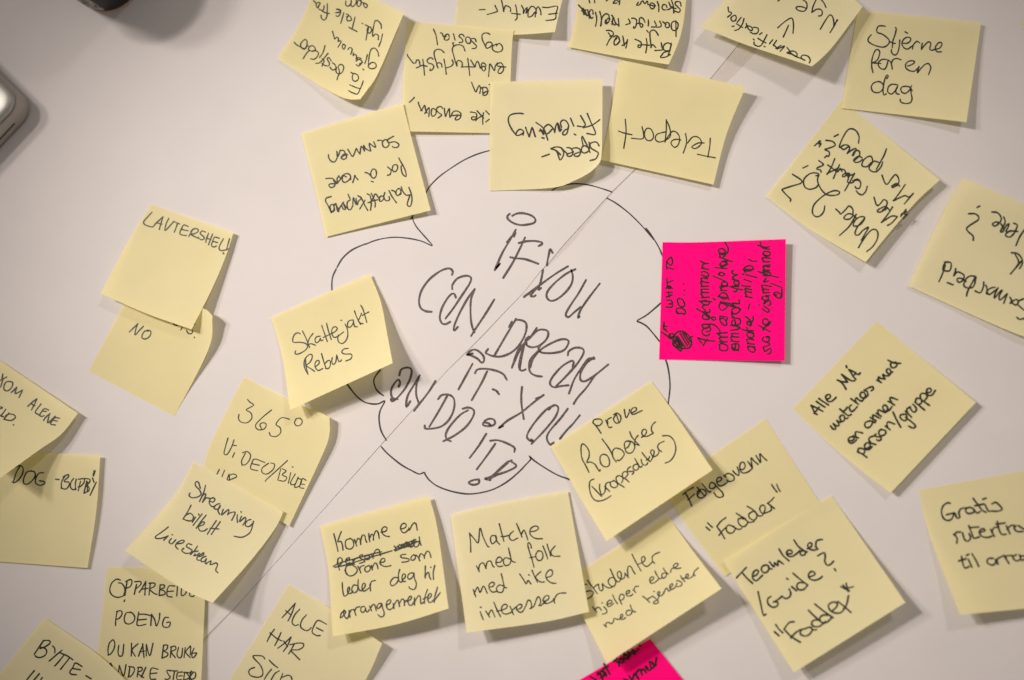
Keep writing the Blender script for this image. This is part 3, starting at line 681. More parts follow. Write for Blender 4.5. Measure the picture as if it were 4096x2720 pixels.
    'under_tyve': '''
under: 3467,1006 3492,985 3510,953 3510,926 3494,917 3474,931 3451,962 3434,990 / 3445,961 3460,935 3474,909 3451,922 3434,940 3420,935 3429,909 3456,877 / 3456,877 3458,868 3438,868 3420,882 3413,902 3429,904 3445,895 3458,877 / 3358,942 3398,904 3425,857 / 3425,873 3411,859 3393,855 3378,866 3378,876 3398,876 3413,862 / 3411,862 3411,837 3396,824 3382,839 3362,857 3358,850 3343,836
tyve: 3299,824 3295,846 3282,862 3266,867 3252,857 3250,837 3259,815 3282,792 3308,774 3335,763 3355,765 3358,772 3349,779 3326,782 3304,777 3286,759 3273,734 3270,716 3275,698 3264,692 3241,694 3219,712 3214,730 3221,750 3241,757 3264,750 3273,739 / 3275,701 3264,703
query: 3161,805 3163,797 3147,781 3129,761 3132,756 3165,745 3201,734 3208,725 3197,714 3170,697 / 3212,672 3232,662
mer_rabatt: 3550,902 3568,891 3590,866 / 3590,866 3577,864 3563,866 3525,890 3528,886 3550,859 3570,828 / 3557,839 3541,826 3523,833 3510,841 3512,848 3528,846 3545,833 3541,841 / 3528,844 3545,824 3548,806 3534,799 3521,815 3507,821 3496,789 / 3469,745 3463,765 3449,779 3434,774 3425,763 / 3438,721 3429,716 3413,723 / 3411,723 3434,721 3443,734 3438,752 3425,753 3420,745 / 3379,763 3393,739 3418,694 / 3413,698 3398,703 3393,716 3391,730 3411,730 3420,718 / 3391,707 3398,694 3380,694 3369,703 3375,707 3391,698 / 3384,698 3378,680 3362,676 / 3362,678 3369,685 / 3334,713 3344,689 3358,659 / 3308,698 3326,667 3339,635 / 3311,660 3331,674 3349,687 3360,674 / 3349,674 3308,694 / 3284,689 3282,680 3268,677 3270,671 3290,662 3293,656 3275,642 / 3299,630 3308,622
marks: 3603,866 3615,850 3624,838 / 3603,866 3608,855 3626,846 / 3613,874 3630,857 / 3621,841 3617,855 3630,859 / 3258,583 3273,569 3279,563 / 3282,564 3273,578 3286,572 3277,587 / 3312,627 3317,620 3316,607 3299,598 3308,595 3331,587 3341,580 3331,566 3304,561 / 3337,546 3353,538
mer_poeng: 3617,816 3635,795 3653,774 / 3652,774 3635,788 3617,783 3574,803 3577,799 3599,770 3621,738 / 3599,745 3586,734 3568,745 3570,750 3583,745 3595,739 / 3568,743 3592,734 3595,716 3583,698 3568,712 3550,736 3539,730 3528,701
poeng: 3546,595 3536,622 3521,649 3505,678 / 3514,649 3496,645 3481,658 3477,676 3492,687 3507,685 3523,669 3531,648 / 3476,669 3490,649 3487,629 3476,625 3458,636 3448,654 3451,665 3469,666 3485,649 / 3448,631 3434,625 3416,638 3420,649 3438,647 3449,638 / 3420,640 3438,622 3436,604 3420,604 3409,622 / 3413,622 3425,595 3411,598 3389,613 / 3389,614 3398,595 3393,582 3375,580 3364,589 3375,598 3393,587 / 3373,582 3357,589 3369,555 3389,522 3407,515 3425,524 3436,546 3434,572
''',
    'samarbeid': '''
query: 3893,961 3892,944 3872,926 3867,913 3881,900 3912,880 3914,866 3899,855 3875,855 / 3908,830 3919,824
lene: 4064,982 4078,949 4098,918 / 4071,926 4042,924 4024,935 4024,944 4040,948 4055,935 4064,918 4069,900 4055,893 / 4024,926 4037,895 4024,904 4011,926 4002,924 4020,891 4015,868 / 4013,913 4004,895 / 3968,848 3988,850 4002,864 4004,882 3988,900 3977,904 3970,895 3984,888 3997,891
og: 4042,1096 4064,1070 4087,1043 / 4046,1011 4069,1014 4087,1034 4089,1056 4078,1074 / 4060,1016 4075,1047 4064,1070
samarbeid: 3779,1048 3801,1050 3805,1064 3799,1082 3785,1084 3772,1079 3774,1059 / 3779,1048 3779,1068 3768,1100 3756,1126 / 3790,1131 3812,1139 / 3823,1075 3819,1091 3814,1104 / 3817,1102 3828,1088 3846,1093 3857,1104 3850,1122 3837,1129 3828,1122 3832,1113 3850,1115 3863,1126 / 3866,1184 3872,1162 3901,1108 / 3901,1106 3881,1104 3863,1117 3855,1140 3868,1151 3890,1149 3901,1131 / 3904,1108 3899,1131 / 3935,1129 3933,1149 3921,1171 3901,1164 / 3942,1140 3948,1153 3946,1175 / 3980,1149 3962,1153 3948,1166 3957,1178 3975,1166 3993,1151 / 3993,1151 3980,1175 3977,1191 / 3980,1191 4000,1166 4009,1160 / 4009,1162 3997,1184 4000,1200 4029,1175 / 4029,1175 4015,1213 / 4040,1189 4046,1202 4040,1213 / 4042,1213 4055,1202 4067,1198 4073,1207 4064,1220 4046,1211 / 4096,1195 4075,1204 4073,1220 4096,1240 / 4067,1269 4078,1277 4096,1274
''',
    'pink_note': '''
what: 2667,1200 2683,1201 2689,1208 2688,1215 2672,1215 2686,1216 2691,1223 2683,1229 2666,1228 / 2666,1188 2688,1179 / 2666,1169 2689,1169 / 2678,1188 2674,1171 / 2664,1154 2669,1145 2678,1144 2684,1149 2679,1154 2671,1152 2672,1145 2689,1154 / 2669,1132 2693,1120 / 2667,1113 2669,1140
to: 2666,1059 2667,1078 / 2667,1069 2695,1077 / 2667,1054 2666,1047 2674,1037 2684,1028 2689,1039 2689,1054 2683,1061 2674,1054 2666,1047
do: 2711,1254 2706,1250 2705,1237 2713,1233 2723,1232 2735,1237 2742,1247 2737,1259 / 2710,1254 2730,1254 2737,1259 / 2713,1254 2708,1245 / 2737,1211 2732,1201 2720,1193 2710,1198 2711,1211 2718,1223 2730,1227 2739,1222 2737,1211 / 2734,1179 2736,1180 / 2737,1161 2738,1162 / 2733,1135 2735,1136
sketch: 2678,1335 2674,1350 2689,1354 2695,1337 2683,1335 2681,1350 2693,1345 / 2693,1357 2691,1377 2703,1389 2723,1405 / 2693,1357 2706,1330 2730,1325 2750,1337 2764,1357 2766,1377 2754,1393 2733,1394 2723,1401 / 2700,1360 2696,1381 2710,1388 2717,1371 2703,1357 2706,1381 2720,1391 2713,1364 2703,1347 2723,1371 2727,1394 / 2710,1344 2740,1388 / 2720,1333 2750,1384 / 2730,1332 2757,1377 / 2737,1330 2761,1367 / 2705,1347 2730,1384 / 2757,1352 2771,1345 / 2693,1360 2710,1384 / 2700,1371 2723,1393 / 2703,1354 2720,1384
sparks: 2645,1328 2656,1335 2669,1344 / 2656,1288 2657,1303 2669,1306 / 2654,1315 2669,1327 / 2654,1300 2656,1316 2666,1316
Jeg: 2790,1351 2808,1374 / 2792,1351 2824,1361 2858,1364 / 2816,1377 2829,1356 / 2824,1327 2842,1322 2839,1309 2824,1311 2808,1322 2813,1338 2829,1343 2839,1335 / 2839,1301 2818,1296 2808,1304 2821,1314 2839,1306 / 2808,1298 2839,1296 2860,1301 2876,1317 2881,1330 / 2812,1380 2814,1381
drommer: 2787,1235 2813,1251 2839,1275 / 2826,1256 2810,1262 2813,1275 2831,1277 2839,1267 2824,1254 / 2805,1246 2837,1249 2839,1238 / 2821,1241 2808,1228 2816,1222 / 2803,1207 2821,1201 2837,1209 2831,1220 2813,1217 2803,1207 / 2795,1204 2847,1207 / 2805,1191 2837,1188 / 2813,1188 2804,1172 2834,1170 / 2810,1170 2804,1157 2835,1157 / 2804,1146 2834,1144 / 2810,1144 2803,1128 2834,1130 / 2810,1128 2804,1112 2831,1115 / 2804,1099 2829,1107 2834,1096 2818,1086 2805,1089 / 2805,1073 2835,1078 / 2818,1075 2808,1062 2824,1054 2834,1054 / 2824,1054 2810,1049 2800,1043
om: 2879,1385 2879,1398 2897,1403 2910,1398 2908,1382 2887,1374 2876,1380 / 2876,1367 2910,1367 / 2887,1364 2876,1351 2910,1348 / 2887,1348 2873,1335 2908,1330 / 2866,1335 2881,1330
aa: 2847,1270 2855,1267 2863,1274 2855,1281 2847,1275 2847,1270 / 2879,1267 2881,1285 2897,1301 2908,1296 2897,1275 2881,1275 / 2879,1264 2908,1270 2905,1283
gjore: 2881,1212 2876,1228 2889,1241 2908,1228 2902,1217 2884,1212 2934,1228 / 2881,1207 2908,1212 2934,1217 / 2852,1193 2860,1199 / 2876,1183 2892,1196 2910,1191 2905,1175 2887,1172 2876,1183 / 2871,1186 2913,1191 / 2879,1162 2908,1162 / 2887,1159 2879,1146 2892,1141 / 2887,1149 2908,1141 2905,1128 2887,1130 2889,1144 2910,1144
slash: 2852,1104 2902,1125
skape: 2873,1096 2887,1104 2900,1096 2881,1089 2876,1097 / 2860,1070 2908,1075 / 2892,1073 2879,1060 2881,1054 / 2889,1068 2910,1057 / 2887,1047 2879,1057 2892,1062 2908,1052 2887,1044 2913,1044 / 2876,1028 2929,1047 / 2881,1028 2879,1012 2902,1020 2892,1028 / 2892,1015 2902,1005 2887,994 2873,1002 2887,1018 2908,1012 2913,997 2909,984 2900,970
en: 2934,1395 2926,1380 2944,1374 2955,1380 2952,1398 2934,1401 2926,1393 / 2942,1374 2942,1398 2955,1403 / 2923,1364 2957,1367 / 2931,1364 2923,1348 2955,1348 / 2931,1346 2926,1334 2955,1335
verdi: 2923,1322 2950,1317 2960,1309 2923,1301 / 2942,1298 2939,1280 2929,1283 2926,1293 2936,1301 2955,1298 2963,1285 2955,1275 / 2926,1270 2960,1275 / 2934,1270 2926,1254 2931,1246 / 2955,1230 2934,1233 2926,1246 2939,1256 2957,1246 2957,1233 / 2913,1212 2939,1225 2963,1238 / 2931,1212 2957,1214 2955,1199 / 2915,1196 2918,1199
for: 2918,1146 2944,1154 2970,1159 / 2934,1165 2942,1167 2950,1157 / 2929,1144 2955,1146 / 2944,1141 2934,1130 2942,1123 2955,1128 2955,1138 2944,1141 / 2929,1117 2955,1123 / 2936,1117 2931,1107 2950,1099 / 2950,1099 2934,1096 2926,1086 2934,1082
andre: 2991,1390 2997,1403 3015,1409 3020,1395 3002,1385 2989,1388 / 2991,1385 3020,1388 / 2989,1374 3018,1377 / 2994,1372 2986,1356 3015,1359 / 3007,1351 2994,1348 2986,1338 2997,1330 3012,1335 3015,1346 3007,1351 / 2968,1317 2991,1325 3015,1332 / 2986,1322 3015,1322 / 2991,1322 2986,1309 / 3002,1304 2989,1296 2989,1285 2997,1288 3007,1301 / 3002,1301 3002,1285 2989,1270 2981,1267 / 3002,1296 3012,1280 3012,1264
dash: 2998,1216 2993,1237
miljo: 2981,1186 3010,1191 / 2986,1183 2981,1167 3007,1170 / 2986,1167 2980,1154 3007,1159 / 2978,1144 3002,1146 / 2968,1141 2972,1144 / 2976,1117 3007,1128 / 2984,1099 3028,1110 / 2970,1096 2974,1098 / 2976,1083 3002,1083 3012,1070 2997,1062 2976,1073 2981,1091 / 2972,1078 3015,1078
comma: 2994,1037 3011,1045 3027,1044
svake: 3054,1393 3060,1406 3081,1393 3083,1411 3070,1416 / 3052,1388 3081,1377 3052,1364 / 3054,1348 3049,1361 3070,1367 3078,1353 3060,1346 3078,1346 / 3033,1301 3081,1327 / 3054,1322 3049,1309 / 3054,1311 3075,1301 / 3060,1301 3075,1290 3065,1275 3052,1280 3054,1296 3075,1298 3083,1285
i: 3055,1225 3076,1239 3069,1249 3049,1235 / 3035,1220 3036,1221
samfunnet: 3060,1204 3054,1217 3075,1201 3083,1217 3073,1222 / 3052,1186 3047,1196 3065,1201 3075,1191 3057,1183 3078,1183 / 3052,1172 3078,1170 / 3057,1170 3049,1157 3075,1159 / 3054,1157 3047,1141 3086,1146 / 3033,1086 3070,1099 3115,1110 / 3065,1112 3054,1128 3075,1123 / 3052,1102 3078,1102 3081,1091 3052,1086 / 3052,1081 3078,1081 / 3057,1078 3052,1065 3078,1068 / 3054,1062 3081,1060 / 3052,1047 3078,1047 / 3054,1044 3049,1031 3081,1033 / 3054,1020 3075,1023 3081,1010 3060,1005 3052,1015 3065,1026 / 3031,981 3060,989 3078,986 / 3041,968 3049,991 3078,997
el: 3108,1179 3096,1178 3096,1171 3110,1169 3123,1178 3125,1191 3110,1191 3094,1178 / 3121,1188 3128,1181 3127,1157 / 3084,1133 3127,1150 / 3121,1127 3123,1128
''',
    'lautersheu': '''
word: 608,849 591,867 575,886 579,898 602,907 613,906 624,893 652,867 / 652,867 644,893 637,918 / 626,891 637,894 648,897 / 675,874 664,897 660,922 679,904 695,886 / 697,887 719,896 / 710,893 704,911 697,929 / 753,906 735,900 726,915 719,933 728,940 746,942 / 724,917 737,920 752,923 / 770,918 763,933 755,946 / 763,926 774,916 790,916 792,926 777,935 763,937 774,944 792,953 / 821,928 808,924 801,935 814,946 817,955 804,959 792,949 / 834,933 826,955 823,969 / 850,937 843,955 834,979 / 830,954 843,958 / 877,953 859,949 850,966 846,982 854,988 866,984 / 852,966 870,970 / 894,955 881,977 876,993 883,1002 901,1000 914,995 / 918,955 912,977 906,1000 / 892,1011 897,1016 892,1015
''',
    'no_note': '''
NO: 517,1328 534,1312 551,1295 / 551,1295 543,1318 540,1341 557,1322 574,1305 / 593,1324 580,1324 570,1337 568,1351 580,1356 595,1349 604,1333 599,1322 589,1321
us: 694,1295 702,1301 709,1301 / 728,1311 723,1320 / 746,1322 753,1333 765,1335 770,1328 770,1320 / 778,1296 779,1297 / 777,1349 778,1350
''',
    'kom_alene': '''
KOM: 11,1496 8,1517 / 27,1508 0,1522 / 11,1520 2,1549 / 34,1524 21,1532 15,1551 21,1562 34,1562 48,1547 50,1530 36,1526 / 45,1570 67,1549 / 67,1549 61,1574 90,1560 / 90,1560 76,1590
ALENE: 111,1625 130,1608 147,1595 / 147,1597 137,1619 126,1640 / 126,1616 139,1623 / 164,1616 149,1635 141,1650 153,1658 164,1665 177,1663 / 194,1640 177,1635 164,1650 158,1661 / 168,1644 185,1646 / 200,1654 183,1669 174,1682 / 198,1656 194,1673 191,1692 221,1665 / 238,1673 221,1671 208,1684 202,1696 221,1700 / 214,1682 229,1684
ELD: 0,1627 11,1631 -4,1637 / 23,1637 8,1658 0,1663 15,1667 / 36,1652 15,1677 / 23,1663 38,1656 59,1661 59,1673 42,1682 15,1677 / 53,1699 55,1700
''',
    'skattejakt': '''
Skattejakt: 1201,1335 1191,1331 1178,1338 1171,1356 1174,1369 1198,1369 1220,1373 1230,1383 1224,1398 1205,1411 1187,1417 1180,1413 1183,1403 / 1210,1324 1224,1353 1238,1390 / 1252,1334 1238,1353 1231,1376 1245,1375 1262,1381 / 1280,1345 1267,1347 1260,1358 1264,1371 1274,1367 1282,1354 1280,1351 1285,1363 1292,1360 / 1287,1302 1298,1334 1309,1366 / 1306,1293 1314,1324 1325,1358 / 1293,1350 1314,1340 1333,1331 / 1329,1334 1343,1324 1349,1313 1340,1307 1329,1314 1327,1334 1336,1349 1351,1345 1374,1328 / 1380,1296 1389,1316 1391,1342 1383,1363 1369,1374 1356,1369 1351,1354 1354,1340 / 1363,1281 1367,1281 / 1413,1280 1398,1282 1390,1294 1393,1309 1405,1305 1414,1289 1413,1282 1418,1305 1429,1307 / 1418,1244 1427,1269 1442,1298 / 1446,1253 1438,1273 1433,1284 1445,1294 1454,1294 / 1443,1221 1453,1240 1467,1289 / 1449,1262 1463,1254 1475,1248
Rebus: 1222,1436 1224,1465 1232,1497 / 1232,1497 1220,1476 1216,1454 1220,1436 1234,1420 1247,1418 1248,1433 1238,1451 1225,1462 1242,1474 1258,1485 / 1262,1467 1276,1454 1276,1443 1267,1443 1260,1454 1262,1471 1274,1482 1291,1474 / 1286,1414 1294,1443 1304,1474 / 1300,1454 1311,1443 1320,1443 1321,1462 1313,1474 1302,1474 / 1329,1431 1327,1447 1334,1458 1343,1447 1347,1420 / 1347,1420 1356,1447 1366,1440 / 1393,1394 1376,1396 1367,1409 1380,1416 1402,1416 1408,1423 1402,1436 1383,1444
''',
    'video_note': '''
365: 990,1598 1000,1609 1014,1621 985,1639 1003,1651 1007,1673 988,1691 964,1688 954,1675 956,1658 / 1086,1640 1056,1664 1028,1691 1022,1707 1034,1719 1056,1716 1065,1700 1056,1691 1040,1697 1046,1716 / 1158,1677 1126,1671 1104,1697 1120,1710 1122,1731 1104,1746 1083,1743 1077,1730 / 1184,1676 1178,1691 1187,1703 1202,1700 1209,1685 1199,1673 1184,1675
VIDEO: 912,1752 902,1786 896,1814 909,1817 927,1786 936,1759 / 930,1780 945,1783 / 938,1811 930,1829 / 982,1811 967,1841 967,1857 / 970,1811 988,1806 1002,1820 997,1841 982,1858 967,1860 / 1059,1850 1019,1836 1007,1853 1003,1875 1031,1883 / 1010,1855 1037,1861 / 1074,1853 1049,1872 1049,1890 1068,1896 1092,1878 1098,1857 1083,1852
slash: 1150,1842 1104,1884 1068,1916 1060,1927
BILDE: 1123,1875 1111,1921 / 1129,1875 1144,1884 1129,1899 1147,1909 1138,1924 1117,1922 / 1169,1867 1172,1869 / 1163,1890 1153,1933 / 1181,1896 1163,1927 1166,1939 1181,1936 / 1193,1909 1178,1948 1199,1942 1206,1921 1190,1912 / 1224,1921 1209,1915 1199,1948 1215,1953 / 1202,1936 1218,1938
strokes: 877,1878 867,1899 / 898,1881 887,1909 / 916,1896 909,1920 930,1915 947,1906 936,1896 918,1902 918,1921
''',
    'streaming': '''
Streaming: 801,1953 794,1930 783,1928 782,1943 797,1959 804,1976 792,1987 769,1991 756,1982 760,1972 / 822,1941 815,1969 798,2006 / 808,1982 824,1976 810,2009 / 811,2008 824,1992 840,1994 / 838,2005 852,2008 860,1998 852,1991 840,1998 837,2012 847,2026 861,2024 / 879,2014 865,2019 856,2030 863,2037 877,2033 881,2019 872,2042 879,2058 / 893,2037 886,2060 900,2049 916,2037 911,2060 / 911,2056 929,2049 941,2051 927,2081 / 950,2060 948,2072 950,2090 / 964,2046 965,2050 / 966,2065 957,2088 980,2069 982,2083 971,2101 / 1003,2078 989,2083 981,2101 996,2106 1012,2092 1014,2083 1005,2120 991,2138 966,2149 936,2145
billett: 764,2021 751,2046 732,2076 / 742,2062 760,2053 773,2065 769,2081 751,2083 733,2076 / 781,2069 769,2089 / 794,2056 796,2060 / 808,2056 783,2088 773,2101 / 824,2061 799,2092 785,2113 / 792,2106 813,2099 817,2088 806,2090 794,2106 799,2122 815,2124 829,2115 / 865,2083 843,2115 829,2137 / 881,2087 861,2115 845,2138 / 840,2113 875,2116
Livestream: 673,2108 646,2129 623,2145 625,2154 650,2152 673,2143 / 671,2145 655,2161 / 688,2138 690,2140 / 685,2154 676,2168 687,2175 703,2159 / 710,2175 730,2172 737,2163 728,2161 710,2170 702,2184 712,2197 / 767,2179 753,2175 746,2186 767,2200 762,2211 742,2213 727,2202 735,2193 / 790,2184 778,2202 762,2218 / 772,2207 792,2204 / 781,2216 774,2223 788,2220 797,2213 / 797,2227 813,2220 815,2211 806,2216 790,2227 788,2239 797,2241 / 824,2225 808,2232 804,2245 817,2245 827,2232 820,2252 829,2255 / 827,2252 845,2243 840,2259 863,2252 870,2259 863,2280 871,2291
''',
    'dog_buddy': '''
DOG: 80,1864 65,1891 53,1929 / 61,1868 80,1862 92,1872 90,1894 76,1917 57,1931 48,1927 / 126,1883 107,1889 95,1914 95,1933 111,1936 130,1921 141,1902 137,1887 120,1885 / 174,1891 156,1893 143,1914 143,1933 160,1941 177,1935 178,1927 158,1923
dash: 222,1917 236,1918
BUDDY: 261,1902 246,1929 246,1954 / 252,1908 273,1898 273,1908 256,1925 275,1929 276,1942 263,1956 244,1952 / 294,1914 284,1929 282,1948 292,1959 303,1954 / 305,1917 301,1936 303,1959 / 322,1925 313,1963 / 313,1917 336,1915 336,1929 324,1944 313,1948 / 347,1925 336,1971 / 338,1914 358,1917 358,1929 343,1944 355,1948 355,1963 336,1973 / 351,1929 349,1967 / 381,1883 374,1904 / 376,1883 372,1902 / 370,1912 376,1929 / 385,1929 374,1952 360,1982
''',
    'opparbeide': '''
OPPARBEIDE: 481,2320 466,2317 448,2331 439,2357 446,2378 466,2389 488,2386 497,2375 499,2353 488,2335 474,2331 / 508,2327 499,2382 / 503,2326 521,2318 528,2327 521,2346 504,2353 / 546,2338 537,2377 / 539,2327 561,2326 563,2338 546,2353 / 583,2326 568,2353 557,2369 / 583,2326 579,2380 / 568,2357 592,2353 / 601,2331 596,2380 / 597,2333 619,2333 617,2346 599,2357 616,2373 628,2378 / 641,2338 636,2382 / 641,2340 656,2340 656,2351 641,2358 657,2364 659,2377 636,2382 / 699,2344 674,2346 668,2382 688,2388 / 672,2366 694,2364 / 710,2340 707,2384 / 727,2346 725,2380 739,2378 750,2357 / 759,2368 759,2382 772,2386 782,2375
dash: 499,2400 496,2406
POENG: 468,2448 463,2477 462,2502 / 466,2446 484,2443 488,2455 479,2471 464,2479 / 528,2451 506,2451 497,2473 501,2491 517,2496 534,2486 539,2468 530,2453 521,2448 / 555,2448 550,2477 548,2499 561,2502 583,2497 / 557,2457 579,2457 601,2462 / 552,2480 585,2477 / 606,2457 603,2502 / 606,2457 619,2480 625,2504 636,2480 639,2453 / 674,2470 659,2471 650,2495 656,2508 674,2508 681,2495 679,2488 667,2490
DUKAN: 437,2572 432,2597 433,2621 / 437,2572 452,2559 459,2575 455,2597 443,2615 432,2621 / 475,2582 472,2608 477,2624 490,2619 495,2577 / 526,2573 525,2624 / 552,2575 528,2599 541,2625 / 572,2579 554,2624 / 570,2575 576,2630 / 557,2608 579,2604 / 585,2577 585,2624 / 585,2577 599,2623 612,2573
BRUKE: 654,2581 648,2633 / 654,2581 670,2581 667,2597 654,2604 670,2612 668,2624 648,2633 / 685,2586 681,2630 / 683,2590 699,2584 703,2597 685,2608 701,2630 / 714,2590 708,2619 718,2632 727,2623 730,2593 / 741,2590 736,2630 / 761,2584 743,2608 761,2630 / 763,2586 761,2619 / 776,2593 767,2615 772,2632 787,2612 772,2613
mark: 444,2653 437,2660 450,2666 443,2655
ANDRE: 477,2663 474,2688 / 477,2661 494,2704 504,2659 / 519,2670 514,2708 / 515,2666 535,2670 537,2684 525,2703 512,2708 / 554,2670 548,2708 / 550,2670 566,2670 568,2681 550,2692 574,2710 / 583,2670 565,2708 / 632,2677 605,2674 601,2714 623,2717 / 605,2694 627,2692
STEDER: 681,2681 667,2683 674,2699 681,2710 667,2719 659,2714 / 678,2683 710,2684 / 698,2684 692,2721 / 729,2688 710,2692 708,2717 725,2719 / 714,2704 729,2703 / 739,2688 734,2720 / 736,2690 758,2692 759,2710 739,2719 / 765,2684 758,2720 / 761,2688 781,2690 780,2710 765,2719 / 747,2692 765,2717 / 750,2717 772,2692
''',
    'bytte': '''
BYTTE: 173,2564 153,2593 137,2617 / 173,2562 195,2562 200,2572 182,2586 160,2595 / 160,2588 182,2595 186,2612 173,2626 153,2630 140,2623 / 211,2584 219,2595 219,2612 / 248,2601 226,2619 197,2644 / 237,2610 270,2624 291,2639 / 257,2619 237,2644 219,2664 / 279,2630 262,2652 242,2677 / 328,2666 302,2652 291,2670 279,2688 286,2697 306,2699 / 291,2674 321,2679
dash: 344,2703 364,2715
K: 137,2683 120,2703 106,2721 / 157,2695 135,2721 / 169,2710 162,2721
''',
    'alle_har': '''
ALLE: 1181,2413 1157,2440 1128,2471 / 1181,2413 1168,2451 1152,2484 / 1142,2442 1164,2460 / 1199,2437 1179,2459 1168,2488 1179,2502 1193,2499 / 1226,2459 1208,2480 1202,2506 1219,2521 1233,2521 1244,2511 / 1306,2497 1277,2482 1264,2488 1250,2517 1250,2531 1266,2542 1281,2542 / 1266,2511 1292,2524
HAR: 1097,2517 1082,2539 1068,2566 / 1124,2530 1110,2561 1099,2582 / 1080,2531 1106,2553 1128,2564 / 1164,2548 1139,2572 1111,2593 / 1164,2548 1150,2582 1133,2606 / 1135,2564 1150,2586 / 1177,2575 1168,2593 1155,2615 / 1159,2579 1193,2572 1213,2575 1212,2588 1193,2599 1164,2601 1179,2619 1199,2639
Sin: 1059,2635 1048,2624 1013,2623 1019,2637 1040,2659 1051,2684 1048,2703 1029,2709 1004,2703 995,2690 1000,2677 1018,2670 / 1086,2677 1071,2695 1057,2717 / 1077,2641 1095,2659 1110,2670 / 1117,2683 1099,2695 1084,2720 / 1131,2694 1121,2720 / 1128,2710 1150,2701 1164,2706 1168,2720
''',
